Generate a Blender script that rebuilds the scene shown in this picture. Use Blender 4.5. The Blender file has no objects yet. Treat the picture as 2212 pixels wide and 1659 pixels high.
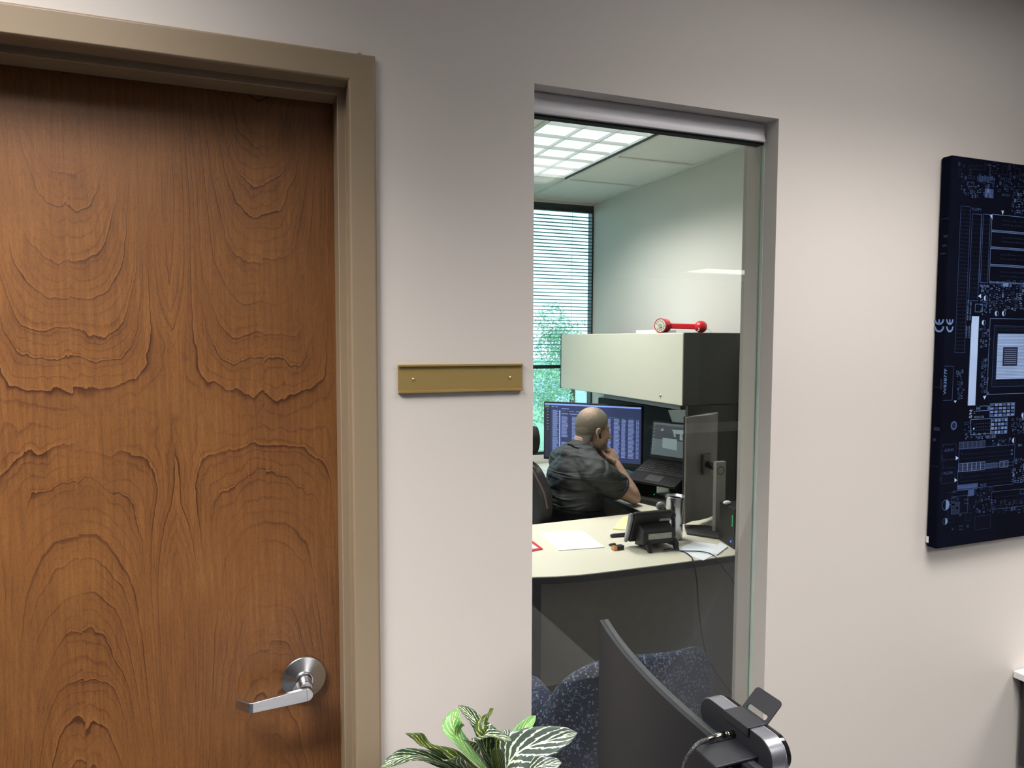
import bpy, math, random
from mathutils import Vector, Matrix
from math import sin, cos, pi, radians
SC = bpy.context.scene
# ---------------------------------------------------------------- camera
IW, IH, FPX = 2212.0, 1659.0, 1538.0
YAW, PITCH, ROLL = radians(21.35), radians(3.60), radians(0.165)
EYE = Vector((0, -1.42, 1.65))
FWD = Vector((sin(YAW)*cos(PITCH), cos(YAW)*cos(PITCH), -sin(PITCH)))
_r0 = Vector((cos(YAW), -sin(YAW), 0)); _u0 = _r0.cross(FWD)
RGT = cos(ROLL)*_r0 + sin(ROLL)*_u0; UPV = RGT.cross(FWD)
cam_d = bpy.data.cameras.new('camera'); cam = bpy.data.objects.new('camera', cam_d)
SC.collection.objects.link(cam)
cam_d.sensor_fit = 'HORIZONTAL'; cam_d.sensor_width = 36.0; cam_d.lens = 36.0*FPX/IW
cam_d.clip_start = 0.02; cam_d.clip_end = 500
M = Matrix((RGT, UPV, -FWD)).transposed().to_4x4(); M.translation = EYE
cam.matrix_world = M
SC.camera = cam

def at(x, y, axis, c):
    """where the sight line through photo pixel (x, y) meets the plane axis = c (for measuring)"""
    r = FWD + RGT*((x-IW/2)/FPX) - UPV*((y-IH/2)/FPX)
    i = 'XYZ'.index(axis); t = (c-EYE[i])/r[i]
    return EYE + r*t
# ---------------------------------------------------------------- world + colour management
SC.view_settings.view_transform = 'Standard'
try: SC.view_settings.look = 'None'
except Exception: pass
SC.view_settings.gamma = 1.0; SC.view_settings.use_curve_mapping = False
SC.view_settings.exposure = 0.0
w = bpy.data.worlds.new('sky'); SC.world = w; w.use_nodes = True
nt = w.node_tree; nt.nodes.clear()
wo = nt.nodes.new('ShaderNodeOutputWorld'); bg = nt.nodes.new('ShaderNodeBackground')
tc = nt.nodes.new('ShaderNodeTexCoord'); sx = nt.nodes.new('ShaderNodeSeparateXYZ'); rp = nt.nodes.new('ShaderNodeValToRGB')
rp.color_ramp.elements[0].position = 0.0; rp.color_ramp.elements[0].color = (0.80, 0.93, 1.0, 1)
rp.color_ramp.elements[1].position = 0.5; rp.color_ramp.elements[1].color = (0.60, 0.80, 1.0, 1)
nt.links.new(tc.outputs['Generated'], sx.inputs[0]); nt.links.new(sx.outputs[2], rp.inputs[0])
nt.links.new(rp.outputs[0], bg.inputs[0]); nt.links.new(bg.outputs[0], wo.inputs[0])
bg.inputs[1].default_value = 3.0
SC.cycles.use_denoising = True
SC.cycles.max_bounces = 7; SC.cycles.diffuse_bounces = 4; SC.cycles.glossy_bounces = 3
SC.cycles.transmission_bounces = 6; SC.cycles.transparent_max_bounces = 10
SC.cycles.sample_clamp_indirect = 6.0
SC.cycles.caustics_reflective = False; SC.cycles.caustics_refractive = False
# ---------------------------------------------------------------- large lights (the lamps of the fixtures)
CEIL = 2.66
def lamp(name, x, y, z, sxx, syy, power, spread, col=(1, 1, 1), rotz=0.0):
    l = bpy.data.lights.new(name, 'AREA'); l.shape = 'RECTANGLE'; l.size = sxx; l.size_y = syy
    l.energy = power; l.spread = radians(spread); l.color = col
    o = bpy.data.objects.new(name, l); SC.collection.objects.link(o); o.location = (x, y, z)
    return o
WARM = (1.0, 0.955, 0.915)
OFFW = (1.0, 0.975, 0.925)
LAMPS = [  # outer room
    ('ceiling_lamp', -0.85, -0.79, CEIL-0.03, 1.12, 0.25, 40, 120, WARM),
    ('ceiling_lamp', 1.50, -0.76, CEIL-0.03, 1.15, 0.5, 19.0, 117, WARM),
    ('ceiling_lamp', 1.30, -2.40, CEIL-0.03, 1.15, 0.5, 49, 130, WARM),
    ('ceiling_lamp', 3.75, -1.25, CEIL-0.03, 1.15, 0.5, 34, 128, WARM),
    ('ceiling_lamp', 6.75, -7.10, CEIL-0.03, 1.15, 0.5, 10, 160, WARM),
    # office
    ('ceiling_lamp', 1.675, 2.10, CEIL-0.01, 0.52, 1.15, 31, 140, OFFW),
    ('ceiling_lamp', -0.72, -0.46, CEIL-0.03, 1.12, 0.25, 13, 122, WARM),   # second tube of the fixture over the door
    ('ceiling_lamp', -0.16, 2.10, CEIL-0.01, 0.52, 1.15, 60, 146, OFFW),  # unseen office fixture, power raised for bounce light on ceiling and walls
]
for a in LAMPS: lamp(*a)
# ---------------------------------------------------------------- materials
MATS = {}
def newmat(name):
    m = bpy.data.materials.new(name); m.use_nodes = True; nt = m.node_tree
    b = nt.nodes['Principled BSDF']; MATS[name] = m
    return m, nt, b
def c4(c): return (c[0], c[1], c[2], 1.0)
def pm(name, c1, c2=None, scale=20.0, rough=0.6, metal=0.0, bump=0.0, bscale=None, stretch=(1, 1, 1), spec=None, emit=None, detail=3.0, coat=0.0, dist=0.004, sheen=0.0):
    m, nt, b = newmat(name)
    N = nt.nodes.new; L = nt.links.new
    t = N('ShaderNodeTexCoord'); mp = N('ShaderNodeMapping'); mp.inputs['Scale'].default_value = stretch
    L(t.outputs['Object'], mp.inputs[0])
    n = N('ShaderNodeTexNoise'); n.inputs['Scale'].default_value = scale; n.inputs['Detail'].default_value = detail
    L(mp.outputs[0], n.inputs['Vector'])
    if c2 is None: c2 = tuple(min(1, v*1.06) for v in c1)
    mx = N('ShaderNodeMix'); mx.data_type = 'RGBA'
    rr = N('ShaderNodeMapRange'); rr.inputs[1].default_value = 0.3; rr.inputs[2].default_value = 0.7
    L(n.outputs[0], rr.inputs[0]); L(rr.outputs[0], mx.inputs[0])
    mx.inputs[6].default_value = c4(c1); mx.inputs[7].default_value = c4(c2)
    L(mx.outputs[2], b.inputs['Base Color'])
    b.inputs['Roughness'].default_value = rough; b.inputs['Metallic'].default_value = metal
    if spec is not None: b.inputs['Specular IOR Level'].default_value = spec
    if coat: b.inputs['Coat Weight'].default_value = coat; b.inputs['Coat Roughness'].default_value = 0.15
    if sheen: b.inputs['Sheen Weight'].default_value = sheen
    if bump:
        n2 = N('ShaderNodeTexNoise'); n2.inputs['Scale'].default_value = bscale or scale*4; n2.inputs['Detail'].default_value = 4
        L(mp.outputs[0], n2.inputs['Vector'])
        bp = N('ShaderNodeBump'); bp.inputs['Strength'].default_value = bump; bp.inputs['Distance'].default_value = dist
        L(n2.outputs[0], bp.inputs['Height']); L(bp.outputs[0], b.inputs['Normal'])
    if emit:
        b.inputs['Emission Color'].default_value = c4(emit[0]); b.inputs['Emission Strength'].default_value = emit[1]
    return m

wallp = pm('painted_wall', (0.700, 0.652, 0.612), (0.710, 0.662, 0.622), scale=3, rough=0.62, bump=0.07, bscale=170, dist=0.002)
wallb = pm('darkened_unseen_wall', (0.07, 0.075, 0.085), scale=3, rough=0.7)  # unseen walls, coloured dark to weaken their reflection in the sidelight
wall_off = pm('office_wall_paint', (0.60, 0.60, 0.56), (0.61, 0.61, 0.57), scale=3, rough=0.7, bump=0.15, bscale=150, dist=0.002)
frame_p = pm('taupe_enamel', (0.295, 0.224, 0.148), (0.305, 0.232, 0.154), scale=5, rough=0.36, bump=0.10, bscale=60, dist=0.002, stretch=(1, 1, .3))
ceil_t = pm('ceiling_paint', (0.74, 0.74, 0.72), scale=4, rough=0.9)
carpet = pm('dark_carpet', (0.055, 0.055, 0.052), (0.085, 0.085, 0.08), scale=160, rough=1.0, bump=0.8, bscale=300)
carpet2 = pm('outer_carpet', (0.045, 0.048, 0.056), (0.07, 0.074, 0.084), scale=160, rough=1.0, bump=0.6, bscale=300)
black_p = pm('black_plastic', (0.009, 0.009, 0.010), (0.013, 0.013, 0.014), scale=40, spec=0.35, rough=0.45, bump=0.06, bscale=600, dist=0.001)
black_g = pm('black_gloss', (0.006, 0.006, 0.007), (0.008, 0.008, 0.009), scale=20, rough=0.08)
char_p = pm('charcoal_plastic', (0.030, 0.032, 0.034), (0.04, 0.042, 0.044), scale=60, rough=0.5, bump=0.05, bscale=500, dist=0.001)
laminate = pm('cream_laminate', (0.62, 0.60, 0.50), (0.64, 0.62, 0.52), scale=60, rough=0.42)
desk_edge = pm('black_edge_band', (0.018, 0.018, 0.024), (0.024, 0.024, 0.03), scale=30, rough=0.45)
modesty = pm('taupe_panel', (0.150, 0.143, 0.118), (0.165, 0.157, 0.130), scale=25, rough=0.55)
steel = pm('brushed_steel', (0.56, 0.57, 0.60), (0.64, 0.65, 0.68), scale=60, rough=0.27, metal=1.0, bump=0.05, bscale=200, dist=0.0006, stretch=(.15, 1, 4))
alum = pm('satin_aluminium', (0.60, 0.585, 0.62), (0.63, 0.615, 0.65), scale=300, rough=0.5, metal=0.35, bump=0.05, bscale=900, dist=0.0006)
white_p = pm('white_lacquer', (0.82, 0.82, 0.82), scale=10, rough=0.35)
paper = pm('white_paper', (0.74, 0.79, 0.86), (0.77, 0.81, 0.88), scale=8, rough=0.8)
gasket = pm('black_rubber', (0.006, 0.006, 0.006), scale=10, rough=0.8)

def glass_mat(name, tint, refl=1.0):
    m = bpy.data.materials.new(name); m.use_nodes = True; nt = m.node_tree; nt.nodes.clear()
    N = nt.nodes.new; L = nt.links.new
    o = N('ShaderNodeOutputMaterial'); tr = N('ShaderNodeBsdfTransparent'); gl = N('ShaderNodeBsdfGlossy'); mx = N('ShaderNodeMixShader')
    fr = N('ShaderNodeFresnel'); fr.inputs['IOR'].default_value = 1.5
    mu = N('ShaderNodeMath'); mu.operation = 'MULTIPLY'; mu.inputs[1].default_value = refl
    n = N('ShaderNodeTexNoise'); n.inputs['Scale'].default_value = 1.5
    mr = N('ShaderNodeMix'); mr.data_type = 'RGBA'
    mr.inputs[6].default_value = c4(tint); mr.inputs[7].default_value = c4(tuple(v*0.985 for v in tint))
    L(n.outputs[0], mr.inputs[0]); L(mr.outputs[2], tr.inputs[0])
    gl.inputs['Roughness'].default_value = 0.0; gl.inputs['Color'].default_value = (1, 1, 1, 1)
    L(fr.outputs[0], mu.inputs[0]); L(mu.outputs[0], mx.inputs[0]); L(tr.outputs[0], mx.inputs[1]); L(gl.outputs[0], mx.inputs[2])
    L(mx.outputs[0], o.inputs[0]); MATS[name] = m
    return m
glass_in = glass_mat('sidelight_glass', (0.985, 0.987, 0.975), 0.65)
glass_out = glass_mat('tinted_window_glass', (0.80, 0.96, 0.98), 0.5)
glass_edge = pm('green_glass_edge', (0.70, 0.84, 0.76), (0.58, 0.72, 0.64), scale=6, rough=0.15, stretch=(1, 1, .6))
# ---------------------------------------------------------------- mesh helpers
class MB:
    def __init__(s): s.v = []; s.f = []
    def add(s, vs, fs):
        o = len(s.v); s.v += [tuple(v) for v in vs]; s.f += [tuple(i+o for i in f) for f in fs]; return s
    def box(s, x0, x1, y0, y1, z0, z1):
        vs = [(x, y, z) for x in (x0, x1) for y in (y0, y1) for z in (z0, z1)]
        return s.add(vs, [(0, 1, 3, 2), (4, 6, 7, 5), (0, 4, 5, 1), (2, 3, 7, 6), (0, 2, 6, 4), (1, 5, 7, 3)])
    def obox(s, c, ax, ay, az, hx, hy, hz):
        c = Vector(c); ax = Vector(ax).normalized()*hx; ay = Vector(ay).normalized()*hy; az = Vector(az).normalized()*hz
        vs = [c+ax*i+ay*j+az*k for i in (-1, 1) for j in (-1, 1) for k in (-1, 1)]
        return s.add(vs, [(0, 1, 3, 2), (4, 6, 7, 5), (0, 4, 5, 1), (2, 3, 7, 6), (0, 2, 6, 4), (1, 5, 7, 3)])
    def prism(s, poly, d):
        """closed polygon of 3D points extruded along vector d"""
        n = len(poly); d = Vector(d); p = [Vector(q) for q in poly]
        return s.add(p+[q+d for q in p], [tuple(range(n))[::-1], tuple(range(n, 2*n))]+[(i, (i+1) % n, (i+1) % n+n, i+n) for i in range(n)])
    def lathe(s, prof, c, axis=(0, 0, 1), n=32, caps=True):
        """profile [(r, h)] turned about axis through c"""
        c = Vector(c); a = Vector(axis).normalized(); u = a.orthogonal().normalized(); v = a.cross(u); vs = []
        for r, h in prof:
            for k in range(n):
                t = 2*pi*k/n; vs.append(c+a*h+(u*cos(t)+v*sin(t))*r)
        fs = [(i*n+k, i*n+(k+1) % n, (i+1)*n+(k+1) % n, (i+1)*n+k) for i in range(len(prof)-1) for k in range(n)]
        if caps: fs += [tuple(range(n))[::-1], tuple(range((len(prof)-1)*n, len(prof)*n))]
        return s.add(vs, fs)
    def cyl(s, a, b, r, n=20, r2=None):
        a = Vector(a); b = Vector(b); d = b-a
        return s.lathe([(r, 0), (r if r2 is None else r2, d.length)], a, d, n)
    def tube(s, pts, r, n=10, ry=None, round_ends=False, up=None):
        """swept tube; r number or list; ry: second radius (list or number)"""
        p = [Vector(q) for q in pts]; m = len(p)
        R = list(r) if isinstance(r, (list, tuple)) else [r]*m
        Y = R if ry is None else (list(ry) if isinstance(ry, (list, tuple)) else [ry]*m)
        tan = [(p[min(i+1, m-1)]-p[max(i-1, 0)]).normalized() for i in range(m)]
        u = Vector(up) if up is not None else tan[0].orthogonal()
        rings = []
        for i in range(m):
            u = (u-tan[i]*u.dot(tan[i])).normalized(); v = tan[i].cross(u)
            rings.append((p[i], u.copy(), v, R[i], Y[i], tan[i]))
        seq = []
        if round_ends:
            q, uu, vv, a, b, t = rings[0]
            for k in (0.15, 0.5, 0.8): seq.append((q-t*a*(1-k*k)**.5*1.0, uu, vv, a*k, b*k))
        seq += [(q, uu, vv, a, b) for q, uu, vv, a, b, t in rings]
        if round_ends:
            q, uu, vv, a, b, t = rings[-1]
            for k in (0.8, 0.5, 0.15): seq.append((q+t*a*(1-k*k)**.5, uu, vv, a*k, b*k))
        vs = []
        for q, uu, vv, a, b in seq:
            for k in range(n):
                t = 2*pi*k/n; vs.append(q+uu*cos(t)*a+vv*sin(t)*b)
        M_ = len(seq)
        fs = [(i*n+k, i*n+(k+1) % n, (i+1)*n+(k+1) % n, (i+1)*n+k) for i in range(M_-1) for k in range(n)]
        fs += [tuple(range(n))[::-1], tuple(range((M_-1)*n, M_*n))]
        return s.add(vs, fs)
    def ell(s, c, r, ax=None, n=20, m=12):
        """ellipsoid, ax = optional (X,Y,Z) axes"""
        c = Vector(c); A = [Vector(a).normalized() for a in ax] if ax else [Vector((1, 0, 0)), Vector((0, 1, 0)), Vector((0, 0, 1))]
        vs = [c+A[2]*r[2]]
        for i in range(1, m):
            t = pi*i/m
            for k in range(n):
                f = 2*pi*k/n; vs.append(c+A[0]*r[0]*sin(t)*cos(f)+A[1]*r[1]*sin(t)*sin(f)+A[2]*r[2]*cos(t))
        vs.append(c-A[2]*r[2]); L_ = len(vs)-1
        fs = [(0, 1+k, 1+(k+1) % n) for k in range(n)]
        fs += [(1+i*n+k, 1+(i+1)*n+k, 1+(i+1)*n+(k+1) % n, 1+i*n+(k+1) % n) for i in range(m-2) for k in range(n)]
        fs += [(L_, 1+(m-2)*n+(k+1) % n, 1+(m-2)*n+k) for k in range(n)]
        return s.add(vs, fs)
    def grid(s, fn, nu, nv, th=None):
        """surface fn(u,v)->point on [0,1]^2"""
        vs = [fn(i/nu, j/nv) for i in range(nu+1) for j in range(nv+1)]
        return s.add(vs, [(i*(nv+1)+j, (i+1)*(nv+1)+j, (i+1)*(nv+1)+j+1, i*(nv+1)+j+1) for i in range(nu) for j in range(nv)])
    def build(s, name, mat, parent=None, smooth=False, bevel=0.0, seg=2, remesh=None, smooth_it=0, solid=None, subsurf=0):
        me = bpy.data.meshes.new(name); me.from_pydata(s.v, [], s.f)
        import bmesh
        bm = bmesh.new(); bm.from_mesh(me); 
        if solid is None: bmesh.ops.recalc_face_normals(bm, faces=bm.faces)
        bm.to_mesh(me); bm.free()
        me.materials.append(mat); me.update()
        if smooth: me.polygons.foreach_set('use_smooth', [True]*len(me.polygons))
        o = bpy.data.objects.new(name, me); SC.collection.objects.link(o)
        if parent is not None:
            o.parent = parent
            if parent.type == 'EMPTY': o.matrix_parent_inverse = Matrix.Translation(parent.location).inverted()
        if remesh:
            d = o.modifiers.new('Remesh', 'REMESH'); d.mode = 'VOXEL'; d.voxel_size = remesh; d.use_smooth_shade = True
        if smooth_it:
            d = o.modifiers.new('Smooth', 'SMOOTH'); d.factor = 0.5; d.iterations = smooth_it
        if solid:
            d = o.modifiers.new('Solidify', 'SOLIDIFY'); d.thickness = solid; d.offset = 0
        if bevel:
            d = o.modifiers.new('Bevel', 'BEVEL'); d.width = bevel; d.segments = seg; d.limit_method = 'ANGLE'; d.angle_limit = radians(35)
            if not smooth: me.polygons.foreach_set('use_smooth', [True]*len(me.polygons)); wn = o.modifiers.new('WN', 'WEIGHTED_NORMAL'); wn.keep_sharp = False
        if subsurf:
            d = o.modifiers.new('Sub', 'SUBSURF'); d.levels = subsurf; d.render_levels = subsurf
        return o
def thing(name, label, cat, loc=(0, 0, 0), group=None):
    o = bpy.data.objects.new(name, None); SC.collection.objects.link(o); o.location = loc; o.empty_display_size = 0.05
    o['label'] = label; o['category'] = cat
    if group: o['group'] = group
    return o
def tag(o, label, cat, group=None):
    o['label'] = label; o['category'] = cat
    if group: o['group'] = group
    return o
def struct(o, label=None):
    o['kind'] = 'structure'
    if label: o['label'] = label
    return o
def spline(pts, n=6):
    """Catmull-Rom through points"""
    p = [Vector(q) for q in pts]; out = []
    for i in range(len(p)-1):
        a = p[max(i-1, 0)]; b = p[i]; c = p[i+1]; d = p[min(i+2, len(p)-1)]
        for k in range(n):
            t = k/n; out.append(0.5*((2*b)+(c-a)*t+(2*a-5*b+4*c-d)*t*t+(3*b-a-3*c+d)*t**3))
    out.append(p[-1]); return out
def text_mesh(name, body, size, origin, xdir, ydir, mat, parent, depth=0.0, sx=1.0, align='LEFT', bold=0.0):
    cu = bpy.data.curves.new(name, 'FONT'); cu.body = body; cu.size = size; cu.align_x = align; cu.offset = bold
    to = bpy.data.objects.new(name+'_tmp', cu); SC.collection.objects.link(to)
    dg = bpy.context.evaluated_depsgraph_get(); me = bpy.data.meshes.new_from_object(to.evaluated_get(dg))
    SC.collection.objects.unlink(to); bpy.data.objects.remove(to); bpy.data.curves.remove(cu)
    X = Vector(xdir).normalized()*sx; Y = Vector(ydir).normalized(); O = Vector(origin)
    vs = [O+X*v.co.x+Y*v.co.y for v in me.vertices]; fs = [tuple(p.vertices) for p in me.polygons]
    bpy.data.meshes.remove(me)
    return vs, fs
#@@STRUCT
# ================================================================ SETTING
X0, X1, Z1 = 0.604, 1.254, 2.190      # sidelight opening
WT = 0.125                            # wall thickness
JX, JZ, FW = 0.214, 2.142, 0.052      # door frame opening edge, head, face width
# front wall (outer leaf) with door + sidelight openings
ZB = 0.30                             # sidelight sill
b = MB()
b.box(-5, -0.80, 0, WT, 0, CEIL); b.box(-0.80, JX+0.03, 0, WT, JZ+0.03, CEIL)
b.box(JX+0.03, X0, 0, WT, 0, CEIL); b.box(X0, X1, 0, WT, Z1, CEIL); b.box(X0, X1, 0, WT, 0, ZB); b.box(X1, 8.2, 0, WT, 0, CEIL)
struct(b.build('wall_front', wallp), 'light greige painted partition wall holding the door and the tall glass sidelight')
b = MB(); b.box(-5, 8.2, -8.6, -0.001, -0.1, 0); struct(b.build('floor', carpet2))
b = MB(); b.box(-1.3, 2.51, WT, 3.34, -0.1, 0.0); b.box(-1.3, 2.51, 0, WT, -0.1, 0.001); struct(b.build('floor_office', carpet))
b = MB(); b.box(-5, 8.2, -8.6, 0, CEIL, CEIL+0.1); struct(b.build('ceiling_front', ceil_t))
b = MB(); b.box(-5.1, -5, -8.6, WT, 0, CEIL); struct(b.build('wall_left', wallp))
b = MB(); b.box(8.2, 8.3, -8.6, WT, 0, CEIL); struct(b.build('wall_right', wallb))
b = MB(); b.box(-5, 8.2, -8.7, -8.6, 0, CEIL); struct(b.build('wall_back', wallb))
# office room
b = MB(); b.box(2.51, 2.61, WT, 3.40, 0, CEIL+0.1); struct(b.build('wall_office_right', wall_off), 'pale office side wall behind the overhead cabinet')
b = MB(); b.box(-1.4, -1.3, WT, 3.5, 0, CEIL+0.1); struct(b.build('wall_office_left', wall_off))
b = MB(); b.box(-1.3, 2.51, 3.34, 3.5, 0, 0.80); b.box(-1.3, 2.51, 3.34, 3.5, 2.635, CEIL+0.1); b.box(-1.3, 0.2, 3.34, 3.5, 0.80, 2.635)
struct(b.build('wall_office_back', wall_off))
# ceiling tiles of the office: one mesh, pits in the material
m, nt, bs = newmat('acoustic_tile'); N = nt.nodes.new; L = nt.links.new
t = N('ShaderNodeTexCoord'); vo = N('ShaderNodeTexVoronoi'); vo.inputs['Scale'].default_value = 90; L(t.outputs['Object'], vo.inputs['Vector'])
no = N('ShaderNodeTexNoise'); no.inputs['Scale'].default_value = 30; L(t.outputs['Object'], no.inputs['Vector'])
mth = N('ShaderNodeMath'); mth.operation = 'MULTIPLY'; L(vo.outputs['Distance'], mth.inputs[0]); L(no.outputs[0], mth.inputs[1])
cr = N('ShaderNodeValToRGB'); cr.color_ramp.elements[0].position = 0.02; cr.color_ramp.elements[0].color = (0.42, 0.44, 0.41, 1)
cr.color_ramp.elements[1].position = 0.09; cr.color_ramp.elements[1].color = (0.84, 0.86, 0.83, 1)
L(mth.outputs[0], cr.inputs[0]); L(cr.outputs[0], bs.inputs['Base Color']); bs.inputs['Roughness'].default_value = 0.95
tile_m = m
TX = [-1.3+0.0, -1.07, -0.46, 0.15, 0.76, 1.37, 1.98, 2.51]
TY = [WT, 0.27, 0.88, 1.49, 2.10, 2.71, 3.32, 3.34]
b = MB(); g = 0.012
def is_fix(x, y): return (1.37 <= x < 1.97 and 1.48 <= y < 2.70) or (-0.46 <= x < 0.14 and 1.48 <= y < 2.70)
for i in range(len(TX)-1):
    for j in range(len(TY)-1):
        if is_fix(TX[i]+.001, TY[j]+.001): continue
        b.box(TX[i], TX[i+1], TY[j], TY[j+1], CEIL, CEIL+0.015)
b.box(-1.3, 2.51, WT, 3.34, CEIL+0.10, CEIL+0.13)
struct(b.build('ceiling_office', tile_m))
grid_m = pm('ceiling_grid_metal', (0.70, 0.72, 0.68), scale=5, rough=0.5)
b = MB(); g = 0.010
for x in TX[1:-1]: b.box(x-g, x+g, WT, 3.34, CEIL-0.008, CEIL)
for y in TY[1:-1]:
    xs = TX
    for i in range(len(xs)-1):
        mid = (xs[i]+xs[i+1])/2
        if y == 2.10 and (1.37 < mid < 1.98 or -0.46 < mid < 0.15): continue
        b.box(xs[i]+g, xs[i+1]-g, y-g, y+g, CEIL-0.007, CEIL-0.0005)
b.box(2.488, 2.51, WT, 3.34, CEIL-0.009, CEIL)
struct(b.build('trim_1', grid_m), 'pale metal grid holding the office ceiling tiles')
# ---------------------------------------------------------------- door frame (hollow metal, taupe)
prof = [(0.0, -0.012), (FW, -0.012), (FW, 0.0)]
def frame_profile():
    # (offset outwards from opening edge, y): face, rabbet, stop
    return [(FW, 0.004), (FW, -0.010), (FW-0.004, -0.013), (0.003, -0.013), (0.0, -0.009), (0.0, 0.033), (-0.015, 0.033), (-0.016, 0.035), (-0.016, 0.090), (-0.016, 0.093), (0.0, 0.093), (0.0, WT+0.012), (FW, WT+0.012), (FW, WT-0.002), (0.028, WT-0.002), (0.028, 0.004)]
P = frame_profile(); n = len(P)
XL = -0.735
rings = [[(JX+o, y, 0.0) for o, y in P], [(JX+o, y, JZ+o) for o, y in P], [(XL-o, y, JZ+o) for o, y in P], [(XL-o, y, 0.0) for o, y in P]]
b = MB(); vs = sum(rings, []); fs = [(i*n+k, i*n+(k+1) % n, (i+1)*n+(k+1) % n, (i+1)*n+k) for i in range(3) for k in range(n)]
fs += [tuple(range(n))[::-1], tuple(range(3*n, 4*n))]
b.add(vs, fs)
struct(b.build('trim_2', frame_p, bevel=0.0012, seg=2), 'taupe painted metal door frame with mitred corner around the wood door')
# small paint blob on the head
b = MB(); pb = at(777, 119, 'Y', -0.010); b.ell((pb.x, -0.004, JZ+FW+0.0005), (0.0045, 0.008, 0.0030))
struct(b.build('trim_3', frame_p, smooth=True), 'small painted bump on top of the door frame')
# ---------------------------------------------------------------- door with figured birch veneer
m, nt, bs = newmat('figured_wood_veneer'); N = nt.nodes.new; L = nt.links.new
def math_(op, a, b_=None, c=None, clamp=False):
    q = N('ShaderNodeMath'); q.operation = op; q.use_clamp = clamp
    for i, v in enumerate((a, b_, c)):
        if v is None: continue
        if isinstance(v, (int, float)): q.inputs[i].default_value = v
        else: L(v, q.inputs[i])
    return q.outputs[0]
def noise_(vec, scale, detail=2.0, rough=0.5, out=0):
    q = N('ShaderNodeTexNoise'); q.inputs['Scale'].default_value = scale; q.inputs['Detail'].default_value = detail
    q.inputs['Roughness'].default_value = rough; L(vec, q.inputs['Vector']); return q.outputs[out]
def comb(x, y, z):
    q = N('ShaderNodeCombineXYZ')
    for i, v in enumerate((x, y, z)):
        if isinstance(v, (int, float)): q.inputs[i].default_value = v
        else: L(v, q.inputs[i])
    return q.outputs[0]
def maprange(v, a, b_, c, d, smooth=False):
    q = N('ShaderNodeMapRange'); q.interpolation_type = 'SMOOTHSTEP' if smooth else 'LINEAR'
    L(v, q.inputs[0])
    for i, k in enumerate((a, b_, c, d)): q.inputs[i+1].default_value = k
    return q.outputs[0]
t = N('ShaderNodeTexCoord'); sp = N('ShaderNodeSeparateXYZ'); L(t.outputs['Object'], sp.inputs[0])
X, Z = sp.outputs[0], sp.outputs[2]
seam = at(372, 800, 'Y', 0.09).x; pw = seam-at(155, 800, 'Y', 0.09).x
du = math_('SUBTRACT', X, seam)
# mirrored sheet coordinate 0 at the centre seam, 1 at the neighbouring seams
mu = math_('PINGPONG', math_('DIVIDE', du, pw), 1.0)
side = math_('SIGN', du)
nv = comb(math_('MULTIPLY', mu, 0.55), math_('MULTIPLY', math_('FLOOR', math_('DIVIDE', du, pw)), 0.06), math_('MULTIPLY', Z, 2.2))
wob = math_('SUBTRACT', noise_(nv, 2.2, 3.0, 0.55), 0.5)
wob2 = math_('SUBTRACT', noise_(nv, 9.0, 4.0, 0.6), 0.5)
# amplitude of the figure as function of height: + (U shapes) high up, - (V shapes) low down
amp = N('ShaderNodeFloatCurve'); cvv = amp.mapping.curves[0]
# input: (Z-0.7)/1.5
zz = maprange(Z, 0.7, 2.2, 0.0, 1.0)
L(zz, amp.inputs['Value'])
pts = [(0.0, 0.08), (0.25, 0.12), (0.42, 0.40), (0.55, 0.51), (0.62, 0.56), (0.72, 0.74), (1.0, 0.95)]
cvv.points[0].location = pts[0]; cvv.points[1].location = pts[-1]
for q in pts[1:-1]: cvv.points.new(*q)
amp.mapping.update()
A = math_('MULTIPLY', math_('SUBTRACT', amp.outputs[0], 0.5), 3.7)
shape = math_('POWER', math_('SUBTRACT', 1.0, mu), 2.5)                  # 1 at centre seam, 0 at side seams
f = math_('SUBTRACT', Z, math_('MULTIPLY', A, math_('SUBTRACT', shape, 0.22)))
wob3 = math_('SUBTRACT', noise_(comb(math_('MULTIPLY', X, 70.0), 1.0, math_('MULTIPLY', Z, 28.0)), 1.0, 3.0, 0.6), 0.5)
f = math_('ADD', f, math_('ADD', math_('MULTIPLY', wob, 0.24), math_('ADD', math_('MULTIPLY', wob2, 0.030), math_('MULTIPLY', wob3, 0.012))))
# growth rings: irregular spacing
fv = comb(f, 0.0, 0.0)
ir = math_('MULTIPLY', noise_(fv, 5.0, 2.0), 1.1)
ring = math_('FRACT', math_('MULTIPLY', math_('ADD', f, math_('MULTIPLY', ir, 0.22)), 8.5))
line = maprange(ring, 0.90, 1.0, 0.0, 1.0, True)                        # dark edge
fade = maprange(ring, 0.45, 0.98, 0.0, 1.0)
lt = maprange(ring, 0.0, 0.09, 1.0, 0.0, True)                          # light lip after the edge
ringb = math_('FRACT', math_('MULTIPLY', math_('ADD', f, math_('MULTIPLY', ir, 0.1)), 27.0))
lineb = math_('MULTIPLY', maprange(ringb, 0.75, 1.0, 0.0, 1.0, True), 0.30)
lmask = maprange(noise_(comb(math_('MULTIPLY', X, 3.0), 3.3, math_('MULTIPLY', Z, 3.0)), 1.6, 2.0), 0.36, 0.56, 0.12, 1.0)
line = math_('MULTIPLY', line, lmask); lt = math_('MULTIPLY', lt, lmask)
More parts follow.
